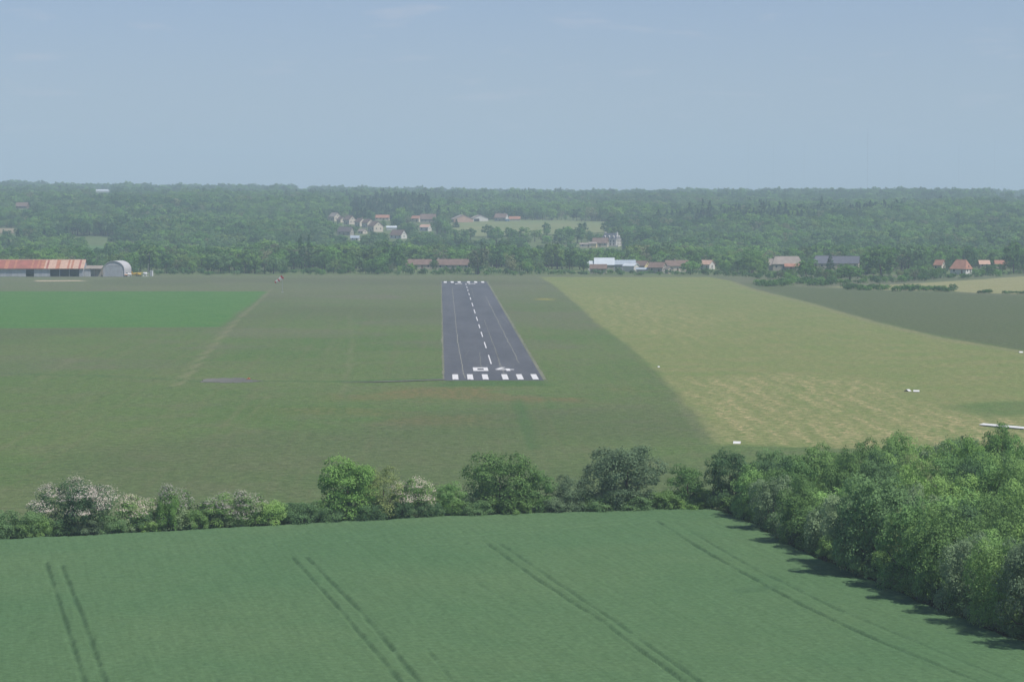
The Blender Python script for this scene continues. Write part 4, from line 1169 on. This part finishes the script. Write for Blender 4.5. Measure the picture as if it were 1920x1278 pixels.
# light aircraft parked right of the arched hangar
def aeroplane(px, base, yaw, body, trim, label, s=1.0, high=False):
    x, y = ground(px, base)
    e = empty('light_aircraft', (x, y, 0), R(yaw), label, 'aircraft', None, s)
    sec = [(-3.2, .10, .12, 1.05), (-2.4, .22, .28, 1.05), (-1.0, .42, .55, 1.1), (.3, .52, .66, 1.15), (1.4, .5, .52, 1.1), (2.3, .42, .42, 1.05), (2.7, .2, .2, 1.05)]
    mb = MB(); n = 12; Vv = []; Ff = []
    for xx, ry, rz, zc in sec:
        for k in range(n):
            t = 2 * math.pi * k / n; Vv.append((xx, ry * math.cos(t), zc + rz * math.sin(t)))
    for i in range(len(sec) - 1):
        for k in range(n): Ff.append((i * n + k, i * n + (k + 1) % n, (i + 1) * n + (k + 1) % n, (i + 1) * n + k))
    Ff += [tuple(range(n)), tuple((len(sec) - 1) * n + k for k in range(n))]
    mb.add(Vv, Ff).build('fuselage', M[body], e, True)
    wz = 1.85 if high else .75
    MB().hexa([(-.6, -4.6, wz), (.7, -4.6, wz), (.7, 4.6, wz), (-.6, 4.6, wz), (-.5, -4.6, wz + .16), (.6, -4.6, wz + .16), (.6, 4.6, wz + .16), (-.5, 4.6, wz + .16)]).build('wing', M[trim], e)
    MB().prism([(-3.6, 1.0), (-2.3, 1.1), (-2.9, 2.6), (-3.6, 2.6)], -.06, .06, 'y').build('tail_fin', M['yellow_paint'], e)
    MB().box(-3.5, -2.7, -1.5, 1.5, 1.12, 1.2).build('tailplane', M[trim], e)
    MB().hexa([(-.7, -.4, 1.55), (1.0, -.4, 1.5), (1.0, .4, 1.5), (-.7, .4, 1.55), (-.3, -.28, 1.98 if not high else 1.84), (.5, -.28, 1.98 if not high else 1.84), (.5, .28, 1.98 if not high else 1.84), (-.3, .28, 1.98 if not high else 1.84)]).build('canopy', M['glass'], e)
    for yy in (-.9, .9):
        MB().tube([(.4, yy * .4, .8), (.4, yy, .3)], [.06, .05], 6).build('gear_strut', M['steel'], e)
        MB().tube([(.4, yy - .09, .3), (.4, yy + .09, .3)], [.3, .3], 12).build('wheel', M['shade_and_black'], e)
    MB().tube([(2.0, -.08, .25), (2.0, .08, .25)], [.25, .25], 12).build('wheel', M['shade_and_black'], e)
    MB().tube([(2.0, 0, .28), (2.0, 0, .8)], [.06, .06], 6).build('gear_strut', M['steel'], e)
    MB().box(2.72, 2.78, -.08, .08, .15, 1.95).build('propeller', M['shade_and_black'], e)
    return e
aeroplane(236.5, 518.3, 4, 'white_paint_obj', 'orange_paint_obj', 'white and orange light aircraft with yellow tail fin beside arched hangar', 1.1)
aeroplane(257, 518.0, -24, 'yellow_paint', 'yellow_paint', 'yellow high wing light aircraft parked beyond the white one', 1.0, True)
# white fuel tank, cabinet and pole
x, y = ground(272, 518.0)
ft = empty('fuel_tank', (x, y, 0), 0, 'white fuel tank on legs right of the yellow aircraft', 'tank')
MB().tube([(-1.2, 0, 1.5), (-1.0, 0, 1.5), (1.0, 0, 1.5), (1.2, 0, 1.5)], [.4, .75, .75, .4], 14).build('tank_shell', M['white_paint_obj'], ft, True)
for xk in (-.8, .8): MB().box(xk - .12, xk + .12, -.6, .6, 0, .95).build('leg', M['white_paint_obj'], ft)
MB().box(-1.6, 1.8, -.9, .9, -.05, .12).build('plinth', M['white_paint_obj'], ft)
x, y = ground(284, 517.8)
cb = empty('fuel_cabinet', (x, y, 0), R(-15), 'tall white cabinet at the right end of the parked aircraft', 'cabinet')
MB().box(-.75, .75, -.6, .6, 0, 3.0).build('body', M['white_paint_obj'], cb)
MB().box(-.55, .55, -.66, -.601, .3, 2.6).build('door', M['metal_light'], cb)
MB().box(-.9, .9, -.75, .75, 3.0, 3.15).build('roof', M['white_paint_obj'], cb)
x, y = ground(278, 517.5)
pl = empty('lamp_pole', (x, y, 0), 0, 'thin pale pole between the white tank and the white cabinet', 'pole')
MB().tube([(0, 0, 0), (0, 0, 6.4)], [.12, .08], 8).build('pole', M['metal_light'], pl)
MB().box(-.1, .7, -.1, .1, 6.4, 6.55).build('lamp_head', M['metal_light'], pl)
clear(224, 498, 292, 520, project([(x, y, 0)])[2][0])

# windsock
x, y = ground(529.5, 548)
ws = empty('windsock', (x, y, 0), 0, 'red and white windsock on a thin pole left of the runway', 'windsock')
mw = mpp((x, y, 0))
MB().tube([(0, 0, -.2), (0, 0, 7.2)], [.09, .06], 8).build('pole', M['steel'], ws)
MB().box(-.5, .5, -.5, .5, -.1, .12).build('base_block', M['wall_greyb'], ws)
top = Vector((.2, 0, 7.0)); tail = Vector((-3.3, .3, 4.5))
cuts = [0, .16, .44, .58, .86, 1.0]
sag = lambda t: Vector((0, 0, -.25 * math.sin(t * 3.0)))
for i in range(5):
    t0, t1 = cuts[i], cuts[i + 1]
    MB().tube([top.lerp(tail, t0) + sag(t0), top.lerp(tail, t1) + sag(t1)], [.9 - .45 * t0, .9 - .45 * t1], 14, cap=False).build('sock_band', M['red_cloth' if i % 2 == 0 else 'white_cloth'], ws)
MB().tube([top + Vector((.02, 0, .62)), top + Vector((.05, .6, 0)), top + Vector((.02, 0, -.62)), top + Vector((.05, -.6, 0)), top + Vector((.02, 0, .62))], [.04] * 5, 5).build('hoop', M['steel'], ws)

# white ground markers
def marker(px, py, w, d, h, yaw, label):
    x, y = ground(px, py)
    e = empty('ground_marker', (x, y, 0), R(yaw), label, 'marker', 'white boundary markers')
    t = .06
    for s in (-1, 1):
        P = [(-w / 2, s * d / 2, .02), (w / 2, s * d / 2, .02), (w / 2, s * .03, h), (-w / 2, s * .03, h)]
        MB().hexa(P + [(p[0], p[1], p[2] + t) for p in P]).build('panel', M['white_paint_obj'], e)
    for s in (-.35, .35): MB().box(s * w - .04, s * w + .04, -d / 2, d / 2, -.05, .03).build('runner', M['wood_brown'], e)
marker(1382, 831, 1.25, 1.5, .32, -12, 'white ground marker at the near corner of the hay field')
marker(1702, 733, .8, 1.5, .35, 30, 'white ground marker, left of the pair in the hay field')
marker(1718, 734, 1.3, 1.1, .3, -8, 'white ground marker, right of the pair in the hay field')
marker(1914, 661, 1.0, 1.2, .3, 0, 'white ground marker at the right picture edge')
marker(1235, 688.5, .5, .6, .25, 0, 'small white ground marker on the left border of the hay field')
x0_, y0_ = ground(1840, 797); x1_, y1_ = ground(1924, 804.5)
bb = empty('marker_board', ((x0_ + x1_) / 2, (y0_ + y1_) / 2, 0), math.atan2(y1_ - y0_, x1_ - x0_), 'long white boards laid in a row behind the wood', 'boards')
LB = math.hypot(x1_ - x0_, y1_ - y0_); n = 6
for i in range(n):
    q = LB / n; xa_ = -LB / 2 + q * i
    MB().hexa([(xa_ + .04, -.75, .12), (xa_ + q - .04, -.75, .12), (xa_ + q - .04, .55, .30), (xa_ + .04, .55, .30), (xa_ + .04, -.75, .2), (xa_ + q - .04, -.75, .2), (xa_ + q - .04, .55, .38), (xa_ + .04, .55, .38)]).build('board', M['white_paint_obj'], bb)
    MB().box(xa_ + q / 2 - .05, xa_ + q / 2 + .05, -.6, .5, -.05, .13).build('trestle', M['wood_brown'], bb)

# radio masts far beyond the ridge
mast_mb = MB(); HMST = 340.0
legs = [(1.6 * math.cos(a), 1.6 * math.sin(a)) for a in (0, 2.094, 4.189)]
for lx, ly in legs: mast_mb.tube([(lx, ly, 0), (lx, ly, HMST)], [.45, .45], 4)
for k in range(34):
    z = k * 10
    for i in range(3):
        a, b = legs[i], legs[(i + 1) % 3]
        mast_mb.tube([(a[0], a[1], z), (b[0], b[1], z + 10)], [.22, .22], 3)
mme = mast_mb.mesh('mast_lattice', M['steel'])
D_M = 11000.0
for px, ty_, lab in ((1627, 240, 'tallest faint radio mast above the right horizon'), (1403, 252, 'faint radio mast furthest left above the right horizon'), (1450, 258, 'faint radio mast second from the left above the horizon'),
                     (1508, 268, 'faint radio mast just left of the tallest one'), (1686, 272, 'faint radio mast just right of the tallest one'), (1798, 262, 'faint radio mast second from the right edge'), (1865, 256, 'faint radio mast nearest the right picture edge')):
    r_ = ray(px, ty_); t_ = D_M / r_.y; ztop = CAMH + r_.z * t_
    xx = r_.x * t_; zg = float(terrain(xx, D_M))
    e = empty('radio_mast', (xx, D_M, zg), 0, lab, 'mast', 'radio masts beyond the ridge', ((1, 1, (ztop - zg) / HMST) if px == 1627 else (.42, .42, (ztop - zg) / HMST)))
    link('lattice', mme, e)

# ================================================================== MID-DISTANCE TREES
def blocked(px, ytop, ybase, rpx, dist):
    for x0, y0, x1, y1, dd in CLEAR:
        if dist < dd and px + rpx * .85 > x0 and px - rpx * .85 < x1 and ytop < y1 and ybase > y0: return True
    return False

taken = []
def far_tree(key, px, base, h, w, label, group=None, cat='tree', force=True):
    p = hit(px, base)
    plant(key, p[0], p[1], h, w, label, cat, group, p[2])
    taken.append((p[0], p[1], w * .8))

# trees one can pick out
def far_px(key, px, base, top, hw, label, cat='tree'):
    p = hit(px, base); m = mpp(p)
    plant(key, p[0], p[1], (base - top) * m, hw * m, label, cat, None, p[2]); taken.append((p[0], p[1], hw * m * .8))
    clear(px - hw * .8, top, px + hw * .8, base - 6, project([p])[2][0] - 1)
far_px('f_poplar', 566, 506, 444, 9, 'left of two tall dark poplars behind the windsock')
far_px('f_poplar', 580, 505, 443, 7, 'right of two tall dark poplars behind the windsock')
far_px('f_oak_b', 551, 510, 468, 14, 'dark tree standing at the left foot of the poplars')
far_px('f_oak_b', 931, 503, 457, 18, 'round dark tree right behind the runway end')
far_px('f_oak_b', 1068, 509, 464, 15, 'tall dark tree left of the white farm roofs')
far_px('f_oak_b', 1094, 511, 476, 12, 'narrow dark tree next to the white farm roofs')
far_px('f_olive', 1035, 505, 448, 16, 'pale brown thin tree left of the tall dark tree')
far_px('f_oak_a', 1652, 519, 462, 34, 'biggest round tree of the right-hand hamlet')
far_px('f_oak_a', 1593, 527, 494, 30, 'broad green tree before the long slate roof')
far_px('f_oak_a', 1512, 523, 484, 22, 'round green tree covering the right of the tan farmhouse')
far_px('f_conifer', 1557, 508, 474, 10, 'dark conifer between the two slate roofs')
far_px('f_brown', 1690, 508, 473, 17, 'bare pinkish brown tree right of the biggest tree')
far_px('f_oak_a', 1900, 512, 450, 24, 'large dark tree at the right picture edge')
far_px('f_oak_a', 1294, 514, 488, 22, 'round green tree before the long reddish roof')
far_px('f_grey', 414, 512, 472, 25, 'round olive tree in the treeline left of the windsock')
far_px('f_pale', 478, 512, 470, 22, 'rounded fresh green tree left of the poplars')
far_px('f_pale', 280, 510, 457, 22, 'pale green tree behind the white cabinet')
far_px('f_oak_b', 164, 508, 463, 18, 'dark tree between the two hangars')
far_px('f_oak_b', 1818, 506, 458, 14, 'tall dark tree behind the steep orange roof')
far_px('f_oak_b', 820, 440, 402, 14, 'dark tree beside the big stone house')
far_px('f_conifer', 855, 427.5, 411, 9, 'dark pyramid shaped conifer at the meadow edge')
far_px('f_oak_b', 568, 358.5, 347, 9, 'dome shaped tree standing out on the skyline')

# shrub patches on the right field edge and at the treeline foot
hr_ = random.Random(4)
def patch(n, x0, x1, y0, y1, h0, h1, w0, w1, label, group, keys=('f_shrub', 'f_shrub_b', 'f_shrub')):
    for i in range(n):
        px = x0 + (x1 - x0) * (i + hr_.random()) / n; py = hr_.uniform(y0, y1)
        x, y = ground(px, py)
        plant(hr_.choice(keys), x, y, hr_.uniform(h0, h1), hr_.uniform(w0, w1), label, 'shrub', group, 0.0)
patch(16, 1420, 1470, 532, 537, 1.8, 3.2, 2, 3, 'dark scrub at the left end of the right field border', 'scrub left end')
patch(24, 1470, 1560, 528, 536, 1.8, 3.4, 2, 3.4, 'dense green scrub below the tan farmhouse', 'scrub below the farmhouse')
patch(16, 1582, 1662, 540, 544, 1.4, 2.6, 2, 3, 'low dark scrub on the border of the pale field', 'scrub on the pale field border')
patch(20, 1678, 1792, 542, 547, 1.4, 2.6, 2, 3, 'long low dark scrub strip before the pale field', 'scrub strip before the pale field')
patch(4, 1838, 1858, 548, 550, 1.2, 1.8, 1.4, 2.2, 'small isolated bush on the pale field edge', 'isolated bush')
patch(7, 1880, 1925, 549, 551, .8, 1.4, 1.4, 2, 'thin brownish scrub at the right picture edge', 'scrub right edge', ('f_shrub_c',))

def edge_base(px):
    return float(np.interp(px, [-100, 250, 600, 1000, 1300, 1420, 1560, 1700, 1920, 2050], [516.5, 516, 516, 517.5, 517, 524, 536, 531, 516, 512]))
n_sh = 150
def hz_(px):
    for lim, t_ in ((180, 'beside the hangars'), (340, 'right of the parked aircraft'), (440, 'midway between hangars and windsock'), (540, 'just left of the windsock'), (820, 'between windsock and runway end'), (1100, 'behind the runway end'), (1310, 'below the white farm roofs'), (1560, 'below the tan farmhouse'), (3000, 'beyond the pale field')):
        if px < lim: return t_
for i in range(n_sh):
    px = -60 + 2060 * (i + hr_.random() * .9) / n_sh
    py = edge_base(px) - hr_.uniform(1.2, 5)
    x, y = ground(px, py); h = hr_.uniform(2.2, 4.4); w = hr_.uniform(1.8, 3.2)
    m = mpp((x, y, 0))
    if px < 300 and blocked(px, py - h / m, py, w / m, y): continue
    if blocked(px, py - h / m, py, w / m * .5, y) : h *= .6
    key = hr_.choice(['f_shrub', 'f_shrub_b', 'f_shrub', 'f_shrub_c'])
    plant(key, x, y, h, w, {'f_shrub': 'dark', 'f_shrub_b': 'green', 'f_shrub_c': 'greyish'}[key] + ' shrub in the far airfield hedge ' + hz_(px), 'shrub', {'f_shrub': 'dark', 'f_shrub_b': 'green', 'f_shrub_c': 'greyish'}[key] + ' shrubs ' + hz_(px), 0.0)

# all other trees: sampled over the land in view
tr = np.random.RandomState(55)
def sample(d0, d1, sp, spread=.29):
    out = []
    y = d0
    while y < d1:
        w = spread * y + 40
        n = int(2 * w / sp)
        xs_ = np.linspace(-w, w, n) + tr.uniform(-.48, .48, n) * sp + .03 * y
        ys_ = y + tr.uniform(-.5, .5, n) * sp
        out.append(np.stack([xs_, ys_], 1)); y += sp * .92
    return np.concatenate(out)
pts = np.concatenate([sample(1200, 1352, 7.4), sample(1352, 1560, 8.2), sample(1560, 2400, 8.0), sample(2400, 3300, 9.0), sample(3300, 5600, 15.0, .27)])
tz = terrain(pts[:, 0], pts[:, 1])
ppx, ppb, pdep = project(np.concatenate([pts, tz[:, None]], 1))
n_pt = len(pts)
rnd = tr.rand(n_pt, 5)
big = fnoise(pts[:, 0] + 4000, pts[:, 1], 170, 2); big2 = fnoise(pts[:, 0] + 9000, pts[:, 1] + 700, 95, 2)
mas = fnoise(pts[:, 0] + 700, pts[:, 1] + 300, 60, 2)
hgt = (6.5 + 7.5 * rnd[:, 0]) * (.45 + 1.05 * mas)
hgt = np.where(pts[:, 1] < 1560, (5.0 + 9.0 * rnd[:, 0] ** 1.4) * (.7 + .6 * mas), hgt)
hgt = np.where(pts[:, 1] < 1352, 2.5 + 4.5 * rnd[:, 0] ** 1.6, hgt)
hgt = np.where(pts[:, 1] > 3300, (9 + 9 * rnd[:, 0] ** 2) * (.6 + .8 * mas), hgt)
keep = np.ones(n_pt, bool)
# not on the open plateau in front of the hedge
eb = np.interp(ppx, [-100, 250, 600, 1000, 1300, 1420, 1560, 1700, 1920, 2050], [516.5, 516, 516, 517.5, 517, 524, 536, 531, 516, 512])
keep &= ~((ppb > eb - 3) & (pts[:, 1] < 1560))
keep &= ~((pts[:, 1] < 1352) & (ppx < 1425))
# gaps: density
keep &= ~((pts[:, 1] < 1560) & (rnd[:, 1] > np.where(ppx > 1380, .98, .78)))
keep &= ~((pts[:, 1] > 1700) & (fnoise(pts[:, 0] + 200, pts[:, 1] + 5000, 85, 2) < .27))
keep &= ~((pts[:, 1] >= 1560) & (rnd[:, 1] > .93))
for wp, pp in MEADOW_POLY:
    keep &= poly_sd(pts[:, 0], pts[:, 1], wp) < -2
    far_d = max(q[1] for q in wp)
    top = ppb - hgt / pdep * FPX
    ins = np.zeros(n_pt, bool)
    for fr in (.02, .25, .5, .75, 1.0):
        ins |= poly_sd(ppx, top + (ppb - top) * fr, pp) > .6
    keep &= ~(ins & (pts[:, 1] < far_d) & (rnd[:, 2] > .10))
key_names = ['f_oak_a', 'f_oak_b', 'f_pale', 'f_olive', 'f_grey', 'f_brown', 'f_conifer']
def pick(i):
    r = rnd[i, 3]; b = big[i]; b2 = big2[i]; px = ppx[i]; py = ppb[i]
    if 655 < px < 805 and 385 < py < 416 and r < .75: return 6
    if pts[i, 1] > 3300: return [0, 1, 1, 1, 4, 1][int(r * 6)] if b2 < .6 else [0, 4, 2, 0, 1, 1][int(r * 6)]
    if pts[i, 1] < 1560: return [0, 2, 3, 4, 5, 1, 0, 2, 3, 4][int(r * 10)]
    if py < 396 and 780 < px < 1250 and b < .55 and r < .5: return 5 if b2 > .5 else 1
    if b2 > .66 and r < .7: return 6 if b > .62 and pts[i, 1] > 1700 else 1
    if b > .58: return [2, 0, 2, 4][int(r * 4)]
    if b < .40: return [1, 0, 1, 4, 3][int(r * 5)]
    return [0, 2, 1, 2, 3, 4, 0, 0, 1, 5][int(r * 10)]
R_TREE = np.array([KINDS[k].R / KINDS[k].H for k in key_names])
sel = []
for i in np.nonzero(keep)[0]:
    k = pick(i); h = hgt[i] * (1.15 if k == 6 else 1); w = h * R_TREE[k] * (.85 + .4 * rnd[i, 4])
    m = pdep[i] / FPX
    if blocked(ppx[i], ppb[i] - h / m, ppb[i], w / m, pdep[i]): 
        if rnd[i, 2] > .12 or pts[i, 1] < 1560: continue
        h *= .4; w *= .5
        if blocked(ppx[i], ppb[i] - h / m, ppb[i], w / m, pdep[i]): continue
    if pts[i, 1] < 2500 and any(abs(pts[i, 0] - a) < c_ and abs(pts[i, 1] - b_) < c_ for a, b_, c_ in taken): continue
    sel.append((pts[i, 0], pts[i, 1], tz[i], h, w, k, pdep[i]))
sel = np.array(sel)
# buildings' own footprints stay free
bl = [(o.location.x, o.location.y) for o in bpy.data.objects if o.type == 'EMPTY' and o.parent is None and o.get('category') in ('house', 'barn', 'shed', 'manor', 'outbuilding', 'lodge', 'hangar')]
ok = np.ones(len(sel), bool)
for bx_, by_ in bl:
    ok &= (sel[:, 0] - bx_) ** 2 + (sel[:, 1] - by_) ** 2 > (11 if by_ < 5000 else 34) ** 2
sel = sel[ok]
sel = sel[np.argsort(sel[:, 6] - sel[:, 3] * 25)]
inview = (lambda a: (a[0] > -20) & (a[0] < 1940))(project(sel[:, :3]))
look_f = {'f_oak_a': 'mid green rounded', 'f_oak_b': 'dark green rounded', 'f_pale': 'pale fresh green', 'f_olive': 'thin olive', 'f_grey': 'grey green', 'f_brown': 'bare brownish', 'f_conifer': 'dark pointed'}
count = 0; rest = []
def bz(r_):
    px = project([r_[:3]])[0][0]
    for lim, t_ in ((300, 'behind the hangars'), (540, 'in the treeline left of the poplars'), (740, 'in the treeline right of the poplars'), (920, 'around the low farms behind the runway end'), (1110, 'between the runway end and the white farm roofs'),
                    (1310, 'around the white roofed farm group'), (1440, 'between the farm group and the tan farmhouse'), (1640, 'around the slate roofed houses'), (3000, 'around the orange roofed houses at far right')):
        if px < lim: return t_
for r_, v_ in zip(sel, inview):
    if v_ and count < 298 and r_[1] < 1700:
        k = key_names[int(r_[5])]
        plant(k, r_[0], r_[1], r_[3], r_[4], look_f[k] + ' tree ' + bz(r_), 'tree', look_f[k] + ' trees ' + bz(r_), r_[2])
        count += 1
    else: rest.append(r_)
rest = np.array(rest)

def scatter(name, label, cat, rows, key_names=key_names, HR=None):
    me = bpy.data.meshes.new(name); me.vertices.add(len(rows))
    me.vertices.foreach_set('co', np.ascontiguousarray(rows[:, :3], dtype=np.float32).ravel())
    kk = rows[:, 5].astype(int)
    HR = HR or [(KINDS[k].H, KINDS[k].R) for k in key_names]
    Hk = np.array([a for a, b in HR])[kk]; Rk = np.array([b for a, b in HR])[kk]
    sc = np.stack([rows[:, 4] / Rk, rows[:, 4] / Rk, rows[:, 3] / Hk], 1)
    at = me.attributes.new('sc', 'FLOAT_VECTOR', 'POINT'); at.data.foreach_set('vector', np.ascontiguousarray(sc, dtype=np.float32).ravel())
    rt = np.zeros((len(rows), 3), np.float32); rt[:, 2] = tr.rand(len(rows)) * 6.283
    at = me.attributes.new('rot', 'FLOAT_VECTOR', 'POINT'); at.data.foreach_set('vector', rt.ravel())
    at = me.attributes.new('kindex', 'INT', 'POINT'); at.data.foreach_set('value', kk.astype(np.int32))
    me.update()
    o = link(name, me); tag(o, label, cat, None, 'stuff')
    ng = bpy.data.node_groups.new(name, 'GeometryNodeTree')
    ng.interface.new_socket('Geometry', in_out='INPUT', socket_type='NodeSocketGeometry')
    ng.interface.new_socket('Geometry', in_out='OUTPUT', socket_type='NodeSocketGeometry')
    N, Lk = ng.nodes, ng.links
    gi = N.new('NodeGroupInput'); go = N.new('NodeGroupOutput'); jn = N.new('GeometryNodeJoinGeometry')
    def named(nm, typ):
        a = N.new('GeometryNodeInputNamedAttribute'); a.data_type = typ; a.inputs['Name'].default_value = nm
        return [s for s in a.outputs if s.enabled and s.name == 'Attribute'][0]
    a_sc, a_rt, a_k = named('sc', 'FLOAT_VECTOR'), named('rot', 'FLOAT_VECTOR'), named('kindex', 'INT')
    for i, k in enumerate(key_names):
        if not (kk == i).any(): continue
        ob = FAR_OBJ[k]
        oi = N.new('GeometryNodeObjectInfo'); oi.inputs['Object'].default_value = ob; oi.inputs['As Instance'].default_value = True
        cmpn = N.new('FunctionNodeCompare'); cmpn.data_type = 'INT'; cmpn.operation = 'EQUAL'
        si = [s for s in cmpn.inputs if s.enabled]
        Lk.new(a_k, si[0]); si[1].default_value = i
        ip = N.new('GeometryNodeInstanceOnPoints')
        Lk.new(gi.outputs[0], ip.inputs['Points']); Lk.new(cmpn.outputs[0], ip.inputs['Selection'])
        Lk.new(oi.outputs['Geometry'], ip.inputs['Instance']); Lk.new(a_rt, ip.inputs['Rotation']); Lk.new(a_sc, ip.inputs['Scale'])
        Lk.new(ip.outputs[0], jn.inputs[0])
    Lk.new(jn.outputs[0], go.inputs[0])
    md = o.modifiers.new('trees', 'NODES'); md.node_group = ng
    return o
FAR_OBJ = {k: bpy.data.objects.new('source_' + k, KINDS[k].joined) for k in key_names}
d_ = rest[:, 1]
scatter('valley_wood', 'dense mixed wood filling the valley behind the airfield', 'wood', rest[d_ < 1900])
scatter('hillside_wood', 'broad mixed wood covering the far hillside', 'wood', rest[(d_ >= 1900) & (d_ < 3300)])
scatter('ridge_wood', 'hazy blue wood along the far ridge and skyline', 'wood', rest[d_ >= 3300])

# ================================================================== HAZE
hz = MB().box(-9500, 9500, -3500, 18500, -14, 400).build('haze', M['steel'])
hm = bpy.data.materials.new('haze_air'); hm.use_nodes = True
hn = hm.node_tree.nodes; hn.clear()
ho = hn.new('ShaderNodeOutputMaterial'); pv = hn.new('ShaderNodeVolumePrincipled')
pv.inputs['Color'].default_value = HAZE_COLOR + (1,)
pv.inputs['Density'].default_value = HAZE_DENSITY
pv.inputs['Density Attribute'].default_value = ''
pv.inputs['Anisotropy'].default_value = 0.0
hm.node_tree.links.new(pv.outputs[0], ho.inputs['Volume'])
hz.data.materials.clear(); hz.data.materials.append(hm)
tag(hz, 'pale blue summer haze over the whole valley', 'haze', None, 'stuff')
print('inner wood trees', inner, 'belt', count, 'far', len(rest), 'objects', len(bpy.data.objects))
